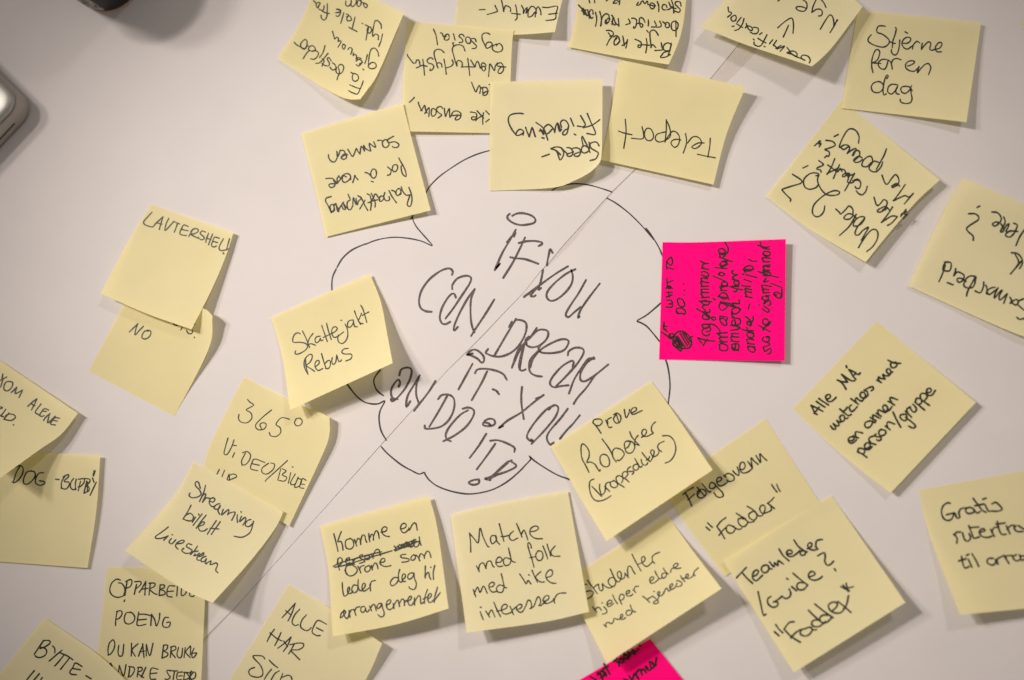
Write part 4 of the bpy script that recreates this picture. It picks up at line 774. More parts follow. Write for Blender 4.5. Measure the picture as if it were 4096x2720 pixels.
    'komme': '''
Komme: 1335,2135 1343,2165 1352,2205 / 1365,2126 1353,2158 1351,2169 1362,2165 1369,2178 1372,2200 / 1400,2155 1385,2160 1381,2178 1388,2194 1405,2195 1415,2181 1411,2161 1400,2153 / 1418,2158 1421,2168 1427,2184 / 1423,2174 1432,2153 1441,2161 1443,2178 / 1441,2168 1449,2142 1459,2143 1462,2158 1467,2169 / 1475,2134 1476,2148 1479,2167 / 1476,2158 1486,2137 1493,2143 1494,2160 / 1493,2148 1503,2124 1512,2129 1517,2154 / 1524,2129 1542,2125 1548,2114 1542,2107 1530,2112 1527,2124 1532,2137 1545,2145 1557,2146
en: 1604,2116 1620,2111 1625,2099 1615,2093 1605,2101 1602,2116 1610,2129 1621,2130 1636,2116 / 1635,2112 1637,2122 1649,2099 1659,2091 1665,2099 1669,2121
person: 1351,2236 1351,2253 1354,2266 1358,2280 / 1349,2253 1353,2235 1364,2231 1369,2243 1364,2256 1354,2262 / 1387,2239 1397,2238 1397,2231 1388,2233 1382,2243 1387,2254 1400,2251 / 1410,2239 1415,2256 / 1413,2246 1424,2233 1434,2230 / 1450,2219 1439,2222 1441,2233 1454,2239 1459,2246 1439,2253 / 1473,2222 1460,2226 1463,2238 1476,2236 1480,2226 1472,2222 / 1486,2220 1493,2233 / 1491,2226 1503,2200 1516,2200 1522,2222 / 1333,2266 1356,2253 1405,2239 1460,2223 1503,2212 1527,2207 / 1340,2269 1375,2262 1421,2248 1476,2231 1522,2217 1568,2203 / 1392,2253 1401,2262 / 1387,2256 1418,2256
med_struck: 1577,2184 1587,2200 / 1581,2191 1600,2181 1630,2171 1662,2158 / 1576,2200 1597,2191 1630,2181 1665,2168 1679,2165 / 1581,2204 1613,2191 1646,2184 / 1591,2184 1600,2194 1607,2181 1617,2191 1630,2174 1636,2187 1652,2165 1665,2168 / 1597,2178 1613,2184 1626,2168 1646,2178 1656,2158 / 1677,2148 1679,2165 1684,2181 / 1665,2165 1656,2178 1662,2189 1674,2181 1677,2165 / 1633,2178 1646,2189 1659,2171
Drone: 1388,2262 1382,2275 1385,2295 1401,2304 1418,2298 1429,2283 1423,2269 1405,2259 1390,2262 / 1379,2282 1392,2301 / 1432,2266 1439,2279 1443,2292 / 1437,2279 1444,2266 1457,2262 / 1475,2262 1462,2269 1459,2280 1468,2288 1480,2279 1480,2267 1475,2262 / 1485,2262 1489,2279 / 1489,2272 1498,2253 1507,2256 1512,2275 / 1519,2249 1535,2248 1540,2238 1533,2233 1524,2239 1520,2253 1532,2264 1548,2266 1563,2262
som: 1623,2217 1605,2220 1605,2230 1623,2233 1638,2238 1630,2246 1608,2249 / 1656,2220 1646,2226 1644,2238 1652,2241 1661,2233 1661,2222 1654,2219 / 1664,2220 1672,2228 1679,2243 / 1675,2233 1683,2215 1695,2222 1698,2233 / 1696,2226 1708,2205 1718,2210 1724,2230
leder: 1369,2330 1370,2352 1374,2378 1380,2385 1391,2376 / 1391,2373 1398,2359 1397,2348 1391,2354 1391,2371 1402,2374 1412,2365 / 1428,2342 1416,2340 1408,2352 1408,2367 1416,2372 1429,2363 1432,2346 / 1433,2318 1432,2342 1438,2361 1448,2363 / 1448,2361 1459,2348 1460,2335 1452,2334 1448,2348 1450,2362 1461,2363 1476,2352 / 1480,2337 1482,2364 / 1480,2346 1484,2329 1491,2324 1501,2322
deg: 1593,2312 1577,2310 1563,2325 1562,2337 1569,2343 1584,2335 1593,2320 1594,2308 / 1599,2278 1594,2297 1594,2318 1601,2329 1609,2326 / 1608,2320 1620,2310 1621,2298 1613,2296 1608,2308 1611,2324 1622,2326 / 1656,2293 1643,2292 1632,2301 1632,2314 1641,2316 1652,2306 1656,2293 1658,2314 1665,2333 1662,2352 1652,2358 1639,2353 1635,2346
til: 1701,2264 1701,2289 1700,2314 1704,2299 1714,2289 1718,2308 1724,2318 / 1722,2268 1724,2270 / 1739,2262 1733,2289 1734,2318
arrangementet: 1378,2443 1366,2452 1361,2472 1372,2464 1382,2450 1378,2441 1374,2443 1376,2460 1387,2475 1395,2462 1397,2445 / 1396,2441 1400,2469 / 1398,2452 1406,2439 1412,2440 / 1415,2437 1424,2462 / 1419,2445 1425,2431 1439,2427 / 1458,2426 1446,2428 1443,2441 1450,2450 1461,2441 1462,2428 1463,2439 1469,2449 1477,2439 / 1478,2424 1486,2443 / 1482,2433 1491,2419 1499,2420 1505,2443 / 1527,2414 1516,2414 1508,2426 1512,2435 1522,2426 1528,2414 1530,2431 1536,2448 1535,2462 1524,2468 1512,2459 / 1547,2420 1558,2414 1564,2403 1556,2399 1547,2409 1546,2426 1554,2438 1567,2435 1575,2424 / 1573,2414 1576,2434 / 1575,2424 1586,2403 1593,2403 1598,2426 / 1596,2418 1607,2397 1616,2401 1618,2422 / 1618,2414 1624,2401 1628,2405 / 1629,2407 1643,2397 1646,2386 1639,2386 1631,2401 1637,2420 1647,2420 1656,2407 / 1658,2392 1658,2420 / 1658,2409 1673,2384 1681,2388 1684,2415 1698,2405 / 1710,2358 1700,2386 1697,2414 / 1692,2397 1713,2386 / 1709,2399 1724,2386 1725,2376 1717,2376 1711,2390 1715,2409 1728,2407 1736,2397 / 1750,2349 1740,2384 1737,2410 / 1738,2401 1751,2384 1761,2370
''',
    'matche': '''
Matche: 1878,2132 1882,2166 1883,2208 / 1878,2133 1896,2154 1913,2170 1920,2112 1932,2147 1949,2183 1958,2188 / 1982,2142 1966,2144 1962,2159 1968,2175 1980,2168 1986,2154 1982,2142 1987,2164 1999,2178 / 1997,2095 2006,2130 2016,2166 / 2003,2146 2018,2146 2033,2142 / 2054,2124 2040,2137 2038,2152 2050,2162 2071,2152 / 2066,2094 2076,2118 2088,2148 / 2086,2137 2095,2120 2102,2132 2111,2159 / 2119,2127 2143,2123 2154,2112 2143,2104 2126,2111 2119,2125 2124,2142 2143,2154 2170,2155
med: 1906,2264 1917,2286 / 1915,2281 1918,2260 1932,2251 1939,2262 1944,2274 / 1943,2272 1949,2248 1963,2245 1970,2262 1976,2268 / 1986,2250 2002,2248 2008,2236 1997,2228 1986,2238 1984,2255 1994,2266 2011,2264 / 2040,2236 2021,2231 2013,2245 2021,2262 2038,2257 2045,2238 / 2034,2192 2039,2214 2047,2243 2061,2249
folk: 2136,2269 2128,2238 2117,2204 2111,2180 2114,2170 2123,2180 2125,2192 / 2119,2231 2143,2226 / 2153,2202 2143,2219 2148,2238 2162,2242 2172,2226 2167,2207 2153,2203 / 2172,2184 2182,2209 2191,2236 / 2188,2176 2196,2202 2203,2224 / 2220,2184 2203,2207 2213,2224 2240,2225
med_b: 1893,2358 1903,2387 / 1896,2377 1910,2348 1920,2370 1934,2344 1949,2373 / 1956,2348 1970,2346 1978,2334 1968,2329 1956,2339 1958,2356 1970,2368 1990,2365 / 2014,2344 1997,2340 1986,2353 1992,2368 2009,2368 2016,2348 / 2005,2295 2011,2320 2018,2348 2028,2352
like: 2079,2296 2095,2320 2105,2336 2112,2322 2124,2336 / 2114,2299 2117,2301 / 2128,2281 2138,2305 2150,2329 / 2163,2286 2143,2308 2160,2327 2177,2328 / 2186,2310 2206,2303 2210,2286 2201,2279 2189,2288 2183,2305 2191,2322 2208,2332 2224,2333
interesser: 1921,2447 1927,2464 1933,2478 / 1921,2428 1925,2430 / 1943,2444 1958,2468 / 1954,2459 1966,2440 1980,2468 / 1975,2408 1987,2437 2002,2466 / 1987,2444 2004,2442 / 2004,2442 2026,2432 2028,2420 2016,2418 2006,2432 2011,2452 2028,2456 2045,2449 / 2040,2425 2054,2458 / 2050,2440 2064,2428 / 2066,2440 2083,2432 2088,2420 2076,2418 2066,2430 2071,2444 2088,2448 2105,2420 / 2105,2418 2112,2401 2123,2406 2126,2428 2119,2435 / 2122,2435 2136,2423 2150,2389 2160,2394 2162,2411 2155,2423 / 2162,2423 2182,2408 / 2177,2406 2194,2396 2194,2384 2182,2384 2172,2399 2179,2413 2196,2412 2215,2401 / 2213,2396 2219,2412 / 2216,2401 2225,2382 2239,2373 2263,2372
''',
    'prove': '''
Prove: 2371,1690 2388,1709 2404,1733 / 2371,1690 2378,1678 2402,1677 2409,1690 2397,1702 2383,1702 / 2423,1680 2435,1709 2447,1708 / 2431,1695 2431,1678 2445,1670 / 2464,1657 2454,1676 2464,1692 2480,1687 2483,1666 2468,1652 2454,1659 / 2464,1652 2476,1692 / 2497,1638 2504,1671 2516,1652 2518,1638 / 2525,1652 2544,1642 2544,1631 2530,1633 2523,1649 2535,1657 2568,1642
Roboter: 2356,1889 2342,1861 2330,1839 2325,1818 2324,1790 2327,1778 2334,1776 2347,1788 2356,1806 2356,1827 2347,1850 2361,1848 2379,1857 2391,1876 2399,1885 2401,1876 / 2426,1821 2414,1817 2402,1824 2400,1839 2404,1855 2414,1865 2426,1867 2436,1861 2438,1845 2434,1831 2426,1820 2418,1818 / 2408,1756 2428,1782 2444,1808 2453,1831 2465,1848 / 2450,1820 2451,1804 2461,1793 2473,1794 2487,1800 2497,1816 2489,1831 2479,1841 2468,1841 / 2521,1768 2508,1764 2498,1773 2499,1792 2506,1808 2516,1813 2530,1808 2539,1790 2536,1776 2526,1766 2514,1763 / 2502,1794 2512,1788 2521,1771 / 2519,1727 2526,1745 2538,1761 2557,1781 / 2552,1742 2540,1759 2541,1776 2555,1780 / 2566,1749 2579,1741 2586,1727 2581,1717 2571,1720 2567,1733 2575,1745 2589,1745 2602,1739 2613,1732 / 2613,1732 2606,1722 2606,1708 2612,1696 2622,1688
kroppsdeler: 2376,1916 2363,1922 2358,1933 2358,1955 2365,1982 2379,2000 2396,2004 2420,1998 2444,1983 / 2368,1946 2385,1963 2406,1986 / 2399,1937 2398,1953 2401,1965 2406,1979 2416,1973 2421,1959 2420,1945 / 2418,1944 2428,1955 2438,1965 / 2422,1947 2424,1935 2434,1929 2442,1929 / 2453,1924 2442,1929 2443,1943 2453,1950 2463,1950 2471,1941 2463,1927 2453,1922 / 2467,1929 2481,1939 2498,1950 / 2469,1929 2464,1916 2467,1906 2479,1903 2488,1908 2492,1916 2487,1931 / 2489,1908 2502,1916 2516,1928 / 2490,1908 2490,1894 2500,1886 2510,1890 2511,1898 2502,1910 / 2496,1912 2508,1920 / 2522,1867 2513,1873 2510,1884 2522,1886 2534,1885 2534,1892 2527,1898 / 2547,1857 2535,1861 2532,1871 2538,1880 2551,1878 2555,1865 2547,1855 / 2539,1834 2549,1851 2557,1865 2565,1869 2569,1861 / 2565,1838 2567,1851 2577,1861 2587,1858 2591,1851 / 2568,1810 2581,1827 2598,1845 2604,1843 / 2585,1841 2596,1833 2598,1824 / 2604,1843 2610,1831 2616,1814 2615,1802 2606,1800 2603,1812 2612,1826 2624,1824 2634,1814 2636,1800 / 2634,1798 2646,1807 / 2636,1800 2631,1790 2632,1780 2642,1771 2656,1765
paren: 2651,1743 2677,1744 2696,1763 2703,1794 2696,1823 2680,1844 2661,1852
''',
    'folgesvenn': '''
Folgesvenn: 2731,1979 2751,1962 2773,1950 / 2740,1970 2756,1997 2767,2024 / 2751,1999 2764,1989 2778,1976 / 2794,1975 2802,1959 2792,1964 2788,1976 2794,1989 2807,1992 2820,1984 2825,1971 2817,1960 2805,1957 2789,1967 / 2789,1950 2802,1964 2816,1982 / 2808,1934 2825,1956 2835,1967 2843,1967 / 2858,1934 2845,1930 2838,1941 2840,1953 2853,1953 2863,1943 2856,1933 2873,1953 2889,1969 2893,1982 2884,1989 2868,1987 2856,1971 / 2867,1928 2881,1923 2887,1915 2881,1909 2870,1913 2867,1928 2876,1942 2891,1942 2909,1930 / 2896,1905 2909,1894 2922,1896 2935,1905 2936,1918 2924,1925 2912,1925 2909,1920 / 2896,1902 2904,1908 / 2931,1883 2942,1895 2955,1902 2955,1887 2949,1868 / 2959,1877 2973,1877 2981,1864 2975,1850 2965,1850 2959,1864 2963,1885 2975,1892 2993,1887 3010,1873 / 2991,1846 3001,1859 3010,1873 3006,1851 3004,1830 3016,1844 3032,1857 / 3024,1822 3034,1839 3042,1851 3041,1831 3039,1814 3052,1828 3067,1842
Fadder: 2830,2091 2839,2100 2849,2109 / 2824,2108 2839,2121 / 2867,2106 2884,2085 2903,2071 / 2867,2106 2884,2129 2899,2155 / 2876,2141 2889,2124 2904,2109 / 2928,2104 2914,2100 2905,2112 2909,2127 2922,2133 2935,2127 2941,2112 2927,2103 2945,2114 2958,2118 2967,2112 / 2978,2077 2963,2073 2953,2078 2955,2094 2968,2106 2981,2104 2991,2091 / 2945,2053 2965,2066 2978,2073 2991,2087 3006,2089 3016,2086 / 3020,2045 3006,2048 2995,2058 2998,2071 3014,2081 3026,2071 3028,2055 / 2988,2025 3006,2035 3021,2048 3032,2062 3047,2063 3057,2050 / 3056,2050 3061,2033 3055,2021 3043,2024 3039,2038 3049,2053 3067,2050 3085,2040 3083,2025 / 3070,2013 3098,2034 / 3071,2013 3085,2002 3096,1989
quotes: 3086,1938 3098,1956 3108,1968 / 3107,1937 3113,1953 3121,1966
''',
    'studenter': '''
Studenter: 2339,2337 2347,2338 / 2346,2366 2362,2363 2374,2370 2369,2381 2360,2390 2349,2395 / 2350,2321 2369,2347 2389,2374 / 2374,2352 2385,2341 2394,2337 / 2394,2337 2397,2356 2406,2363 2412,2354 2409,2334 2420,2345 2438,2352 2454,2345 / 2456,2309 2441,2312 2433,2323 2436,2336 2447,2345 2458,2343 2463,2327 2454,2309 / 2441,2276 2454,2305 2465,2323 2476,2327 2485,2314 / 2485,2314 2485,2294 2477,2285 2470,2292 2472,2307 2485,2316 2496,2312 2501,2296 / 2499,2292 2514,2311 / 2512,2305 2510,2278 2516,2264 2525,2269 2532,2283 2541,2296 / 2528,2217 2543,2247 2564,2284 / 2550,2258 2570,2250 2580,2238 2576,2226 2567,2231 2568,2249 2579,2263 2592,2264 2610,2247 / 2610,2245 2618,2253 / 2610,2245 2609,2227 2621,2216 2638,2209
hjelper: 2371,2428 2387,2449 / 2380,2439 2389,2430 2397,2430 2405,2441 / 2416,2428 2427,2441 2425,2452 2409,2457 / 2408,2412 2410,2411 / 2429,2417 2445,2412 2447,2403 2438,2401 2429,2410 2429,2422 2438,2426 2454,2414 / 2451,2379 2458,2397 2470,2415 / 2476,2394 2487,2417 / 2476,2397 2481,2379 2492,2378 2497,2388 2490,2399 2481,2401 / 2504,2376 2516,2372 2519,2363 2510,2363 2504,2374 2510,2384 2523,2383 2532,2376 / 2532,2359 2543,2370 / 2535,2363 2541,2347 2554,2345
eldre: 2600,2325 2612,2318 2615,2309 2606,2308 2599,2318 2603,2332 2619,2330 2637,2314 / 2620,2284 2626,2298 2638,2314 2648,2312 / 2662,2292 2650,2294 2647,2305 2653,2313 2664,2305 2666,2292 / 2653,2273 2662,2287 2674,2297 / 2682,2289 2686,2276 2695,2272 / 2695,2272 2708,2265 2712,2255 2702,2254 2694,2263 2697,2273 2711,2274 2723,2272
med: 2415,2499 2426,2508 / 2423,2504 2425,2492 2436,2490 2445,2495 2454,2486 2456,2474 2467,2477 2478,2477 / 2478,2477 2490,2466 2489,2456 2482,2461 2483,2475 2492,2477 2503,2470 / 2523,2441 2510,2442 2504,2452 2510,2462 2523,2457 2530,2443 / 2521,2420 2525,2432 2534,2446 2544,2447
tjenester: 2571,2385 2586,2397 2599,2410 / 2588,2398 2601,2390 2610,2384 / 2610,2384 2626,2397 2634,2408 2626,2414 2615,2414 2617,2405 2628,2401 2637,2385 / 2615,2366 2617,2366 / 2631,2381 2639,2374 2637,2366 2630,2372 2635,2383 2648,2381 2655,2372 / 2654,2368 2657,2374 / 2656,2370 2664,2354 2670,2356 2675,2365 2684,2359 / 2679,2352 2691,2341 2688,2334 2679,2343 2682,2356 2695,2354 2704,2345 / 2706,2323 2715,2323 2728,2332 2726,2341 2715,2346 2704,2345 2708,2332 / 2722,2302 2728,2314 2740,2326 / 2728,2314 2744,2312 / 2744,2312 2754,2303 2751,2295 2743,2303 2746,2314 2760,2312 2773,2303 / 2773,2296 2780,2303 / 2775,2298 2778,2285 2793,2272
''',
    'pink_low': '''
hat: 2360,2706 2386,2720 / 2390,2690 2403,2699 2412,2720 / 2407,2682 2420,2690 2425,2703 / 2390,2699 2410,2682 2416,2703 2403,2710 / 2416,2656 2440,2697 / 2412,2677 2433,2664
today: 2457,2641 2472,2651 2477,2664 / 2455,2647 2468,2634 / 2481,2634 2477,2647 2490,2651 2494,2638 2483,2634 / 2494,2612 2516,2632 2498,2634 2496,2621 / 2511,2608 2520,2625 2524,2608 2538,2617 / 2529,2599 2542,2608 2555,2595 / 2559,2582 2561,2584
commer: 2494,2716 2511,2720 / 2516,2703 2529,2720 2538,2695 2555,2716 / 2542,2695 2559,2677 2568,2699 / 2564,2686 2572,2675 2585,2690 / 2590,2673 2581,2664 2594,2682 2607,2673 / 2598,2647 2607,2673 2624,2660 / 2607,2647 2620,2664 2626,2630
''',
    'teamleder': '''
Teamleder: 2946,2311 2965,2291 2985,2270 / 2968,2290 2988,2313 3010,2333 / 3013,2306 3028,2298 3034,2286 3025,2280 3013,2291 3010,2311 3025,2323 3050,2301 / 3068,2260 3053,2263 3045,2276 3053,2290 3068,2288 3076,2273 3071,2260 3076,2273 3088,2276 / 3078,2248 3096,2268 3098,2250 3111,2263 3113,2243 3133,2256 / 3116,2196 3133,2223 3156,2243 / 3148,2215 3166,2215 3168,2205 3156,2200 3146,2210 3151,2223 3168,2226 3186,2215 3199,2203 / 3209,2203 3201,2210 3204,2220 3219,2219 3221,2205 3211,2203 / 3176,2160 3191,2183 3211,2200 3229,2208 / 3229,2196 3246,2185 3246,2173 3235,2173 3231,2185 3241,2198 3259,2200 3271,2196 / 3261,2186 3272,2196 / 3264,2188 3264,2168 3274,2160 3290,2158
Guide: 3032,2367 3041,2406 3053,2459 3063,2457 / 3083,2386 3071,2396 3073,2416 3091,2429 3108,2424 3112,2411 3101,2407 / 3093,2409 3111,2399 3128,2385 / 3128,2385 3141,2394 3158,2388 3163,2371 3156,2356 / 3167,2347 3186,2363 / 3146,2313 3152,2317 / 3216,2331 3196,2331 3187,2343 3194,2358 3214,2358 3231,2341 / 3172,2293 3199,2316 3231,2341 / 3236,2308 3256,2301 3259,2291 3246,2286 3235,2296 3237,2313 3256,2321 3276,2316 3289,2306
query: 3271,2223 3296,2211 3301,2228 3299,2245 3309,2261 3324,2256 3334,2245 / 3338,2275 3343,2283
Fadder: 3103,2499 3116,2517 3131,2531 / 3098,2527 3116,2543 / 3136,2517 3156,2491 3176,2487 / 3137,2518 3166,2547 3201,2569 / 3163,2552 3181,2532 3199,2519 / 3226,2514 3206,2519 3201,2534 3216,2544 3236,2539 3249,2519 3239,2509 3226,2512 / 3244,2509 3251,2519 3266,2519 / 3281,2481 3256,2481 3246,2494 3256,2506 3276,2506 3294,2494 / 3234,2441 3259,2466 3294,2494 3301,2486 / 3312,2461 3291,2461 3279,2474 3286,2489 3307,2489 3324,2474 / 3259,2416 3294,2444 3332,2471 / 3329,2444 3347,2426 3347,2411 3329,2409 3314,2421 3319,2439 3337,2451 3362,2451 3377,2436 / 3352,2406 3377,2426 3404,2450 / 3374,2436 3387,2416 3394,2383
marks: 3363,2346 3382,2356 3397,2363 / 3372,2341 3394,2366 / 3384,2333 3392,2361 / 3389,2353 3413,2347
''',
    'alle_ma': '''
Alle: 3245,1622 3252,1637 3260,1653 3270,1658 / 3244,1622 3263,1630 3278,1638 3291,1645 / 3256,1654 3266,1642 3276,1629 / 3266,1606 3283,1618 3300,1629 / 3275,1594 3295,1608 3314,1620 / 3308,1597 3320,1591 3321,1581 3314,1578 3304,1583 3304,1594 3312,1605 3324,1606 3335,1599 3344,1590
MA: 3349,1520 3365,1530 3375,1541 3384,1557 / 3349,1520 3370,1527 3390,1528 / 3390,1528 3381,1516 3367,1498 / 3367,1498 3386,1511 3405,1523 3418,1523 / 3395,1478 3404,1490 3413,1506 3424,1518 / 3395,1478 3413,1486 3432,1498 3441,1492 / 3412,1504 3420,1496 3422,1490 / 3385,1464 3387,1470
matches: 3322,1704 3333,1716 3343,1715 3339,1704 3333,1695 / 3333,1695 3346,1703 3357,1701 3351,1688 3347,1681 / 3347,1681 3357,1688 3366,1687 / 3378,1672 3375,1661 3366,1661 3359,1670 3365,1684 3374,1684 3381,1672 / 3378,1670 3386,1675 3394,1669 / 3359,1636 3375,1649 3393,1662 3405,1658 / 3370,1648 3381,1640 3389,1629 / 3406,1620 3399,1624 3398,1634 3405,1646 3417,1640 3429,1626 / 3404,1595 3418,1606 3434,1617 / 3424,1608 3421,1597 3426,1591 3434,1599 3448,1604 3456,1594 / 3456,1594 3462,1581 3456,1570 3445,1570 3440,1581 3448,1591 3461,1591 3472,1581 / 3472,1581 3469,1567 3457,1561 / 3457,1561 3475,1551 3491,1547 3493,1557 3485,1563
med: 3507,1520 3525,1530 / 3517,1526 3513,1514 3515,1507 3525,1514 3540,1516 / 3540,1516 3532,1504 3531,1496 3541,1503 3554,1503 / 3554,1503 3564,1492 3562,1482 3555,1475 3547,1478 3548,1490 3558,1495 3571,1487 / 3582,1452 3568,1449 3562,1459 3568,1471 3582,1468 3588,1458 3582,1449 / 3551,1440 3568,1449 3584,1453 3603,1453
en: 3397,1762 3410,1762 3417,1752 3410,1747 3398,1750 3393,1760 3399,1771 3413,1771 3426,1759 / 3413,1743 3424,1748 3434,1752 / 3425,1750 3421,1736 3425,1727 3450,1732
annen: 3491,1685 3477,1684 3461,1691 3460,1704 3468,1711 3481,1707 3489,1693 3491,1684 / 3488,1684 3499,1691 3503,1681 / 3481,1670 3501,1681 / 3493,1675 3491,1662 3495,1660 3509,1668 3521,1673 / 3505,1653 3525,1665 / 3515,1658 3511,1644 3517,1640 3539,1650 3547,1645 / 3547,1645 3551,1632 3541,1620 3532,1624 3532,1634 3541,1645 3558,1640 3568,1626 / 3552,1605 3566,1613 3578,1620 / 3568,1612 3560,1597 3564,1590 3590,1599
person: 3430,1807 3448,1816 3468,1830 / 3432,1806 3434,1794 3448,1794 3458,1800 3457,1812 3448,1816 / 3458,1795 3472,1792 3481,1782 3475,1771 3464,1774 3458,1784 3464,1798 3477,1798 3488,1787 / 3476,1766 3488,1774 3503,1778 / 3481,1768 3475,1755 3485,1747 3496,1744 / 3504,1736 3499,1741 3507,1747 3520,1748 3525,1756 3517,1763 3507,1759 / 3525,1717 3516,1725 3517,1739 3528,1743 3541,1736 3543,1725 3533,1719 3524,1719 / 3541,1704 3560,1719 / 3550,1709 3548,1693 3555,1688 3578,1696
slash: 3572,1648 3584,1675 3603,1709
gruppe: 3627,1657 3606,1658 3600,1666 3606,1677 3619,1683 3627,1676 3627,1664 / 3622,1669 3643,1685 3659,1699 3662,1707 3651,1712 3634,1704 / 3622,1645 3634,1656 3646,1669 / 3630,1650 3627,1637 3638,1629 3641,1626 / 3642,1628 3641,1632 3649,1645 3659,1648 3666,1637 3659,1624 3651,1617 / 3659,1608 3675,1621 3698,1640 / 3662,1609 3665,1595 3675,1593 3685,1599 3686,1610 3675,1620 / 3679,1591 3694,1605 3717,1621 / 3681,1591 3682,1578 3692,1573 3705,1578 3708,1589 3696,1605 / 3705,1570 3718,1570 3725,1562 3720,1553 3709,1557 3706,1570 3713,1581 3726,1581 3734,1573 3741,1562
''',
    'gratis': '''
Gratis: 3801,2013 3788,2012 3772,2025 3766,2050 3775,2074 3792,2082 3808,2074 3813,2054 3786,2059 / 3810,2054 3819,2052 3826,2070 3835,2073 / 3835,2048 3839,2068 / 3835,2054 3842,2036 3859,2032 3864,2032 / 3868,2032 3862,2043 3873,2054 3893,2050 3897,2039 3882,2030 3866,2032 / 3893,2036 3908,2052 3922,2045 / 3893,1994 3908,2014 3929,2041 3944,2049 / 3900,2023 3935,2016 / 3940,2019 3953,2043 3962,2045 / 3931,1997 3944,1993 / 3967,2016 3984,2010 4004,2028 4007,2039 3989,2045 3967,2044
rutertra: 3815,2137 3828,2152 3827,2173 / 3821,2144 3824,2130 3842,2128 / 3850,2132 3859,2159 3873,2164 3882,2152 3877,2135 / 3875,2103 3886,2130 3895,2152 3917,2148 / 3882,2110 3915,2108 / 3917,2130 3940,2123 3931,2115 3917,2126 3926,2144 3949,2150 3969,2144 / 3962,2117 3978,2146 / 3967,2130 3975,2112 3993,2108 / 3989,2086 3996,2117 4007,2137 4025,2137 / 3984,2097 4020,2092 / 4025,2103 4040,2135 / 4029,2117 4042,2103 4056,2101 / 4065,2103 4056,2112 4069,2126 4092,2126 / 4074,2103 4096,2117
til: 3835,2244 3864,2235 / 3846,2226 3853,2260 3862,2272 3877,2266 / 3873,2237 3888,2269 / 3866,2222 3875,2217 / 3888,2215 3904,2242 3915,2266
arran: 3971,2233 3953,2235 3949,2251 3967,2260 3980,2255 3984,2240 / 3980,2237 3993,2255 / 3991,2257 3989,2237 4011,2224 / 4016,2222 4025,2237 4036,2254 / 4025,2237 4025,2224 4047,2222 / 4065,2219 4051,2228 4065,2244 4083,2237 / 4078,2219 4087,2242 4096,2237 / 4085,2224 4096,2224
''',
}
idx = 0
done = []
for key, (label, layer, corners, mids, half) in sorted(NOTES.items(), key=lambda kv: kv[1][1]):
    idx += 1
    pink = key.startswith('pink')
    p = Patch(corners, mids, SZ + 0.10 + 0.13 * layer, idx)
    p.lower = [q for l2, q, _ in done if l2 < layer]
    done.append((layer, p, key))
    ctr = p.px(np.array([0.5]), np.array([0.5]))[0]
    e = bpy.data.objects.new('sticky_note', None)
    e.location = world(ctr[0], ctr[1], SZ)
    e.empty_display_size = 0.01
    link(e)
    tag(e, label, 'sticky note', 'pink sticky notes' if pink else 'yellow sticky notes stuck on the white paper')
    bpy.context.view_layer.update()
    co, f = p.mesh()
    off = np.array(e.location)
    if getattr(p, 'viol', 0) > 0.05:
        open('/tmp/push.txt', 'a').write('%s %.2f\n' % (key, p.viol))
    o = mesh_obj('paper', co - off, f, M_PINK if pink else M_YELLOW[(idx * 7) % 3], e, smooth=True)
    surf = OnPatch(p)
    for word, st in parse(TEXT[key]) if TEXT.get(key) else []:
        w_ = written('written_word', st, surf, half, M_INK_PINK if pink else M_INK, e)
        w_.location = -off

# ------------------------------------------------------------------ laptop corner (left)
def offset_poly(cx_, cy_, ang, L, W, r, inset, z, n=10):
    """rounded rectangle whose right-hand corner points along +x of its frame"""
    pts = []
    L2, W2, rr = L / 2 - inset, W / 2 - inset, max(r - inset, 1.0)
    for qx, qy, a0 in ((1, 1, 0), (-1, 1, 90), (-1, -1, 180), (1, -1, 270)):
        for i in range(n + 1):
            a = math.radians(a0 + 90 * i / n)
            pts.append((qx * (L2 - rr) + rr * math.cos(a), qy * (W2 - rr) + rr * math.sin(a)))
    ca, sa = math.cos(ang), math.sin(ang)
    return [((cx_ + ca * x - sa * y) * S, (cy_ + sa * x + ca * y) * S, z * S) for x, y in pts]


def loft(name, rings, m, parent, cap_top=True, cap_bot=True, smooth=False):
    n = len(rings[0])
    V = [v for r in rings for v in r]
    F = []
    for j in range(len(rings) - 1):
        for i in range(n):
            F.append((j * n + i, j * n + (i + 1) % n, (j + 1) * n + (i + 1) % n, (j + 1) * n + i))
    if cap_bot:
        F.append(tuple(range(n))[::-1])
    if cap_top:
        F.append(tuple((len(rings) - 1) * n + i for i in range(n)))
    return mesh_obj(name, V, F, m, parent, smooth)


# corner tip and the directions of its two sides, measured on the table
tip = np.array(world(104, 428, 6)) / S
upd = np.array(world(-300, 10, 6)) / S - np.array(world(60, 365, 6)) / S
dnd = np.array(world(-300, 870, 6)) / S - np.array(world(60, 495, 6)) / S
a_up = math.atan2(upd[1], upd[0])
LL, LW, LR = 300.0, 210.0, 15.0
ang = a_up + math.pi                          # long side runs from the corner towards up-left
# local frame: +x points back to the corner along the long side; the corner is (+L/2, +W/2)
ca, sa = math.cos(ang), math.sin(ang)
cor = np.array([LL / 2 - LR * 0.293, LW / 2 - LR * 0.293])
lcx = tip[0] - (ca * cor[0] - sa * cor[1])
lcy = tip[1] - (sa * cor[0] + ca * cor[1])
lap = bpy.data.objects.new('laptop', None)
lap.location = (0, 0, 0)
link(lap)
tag(lap, 'closed silver laptop with rounded corner, cut off by the left edge of the photo', 'laptop')


def ring(inset, z):
    return offset_poly(lcx, lcy, ang, LL, LW, LR, inset, z, 14)


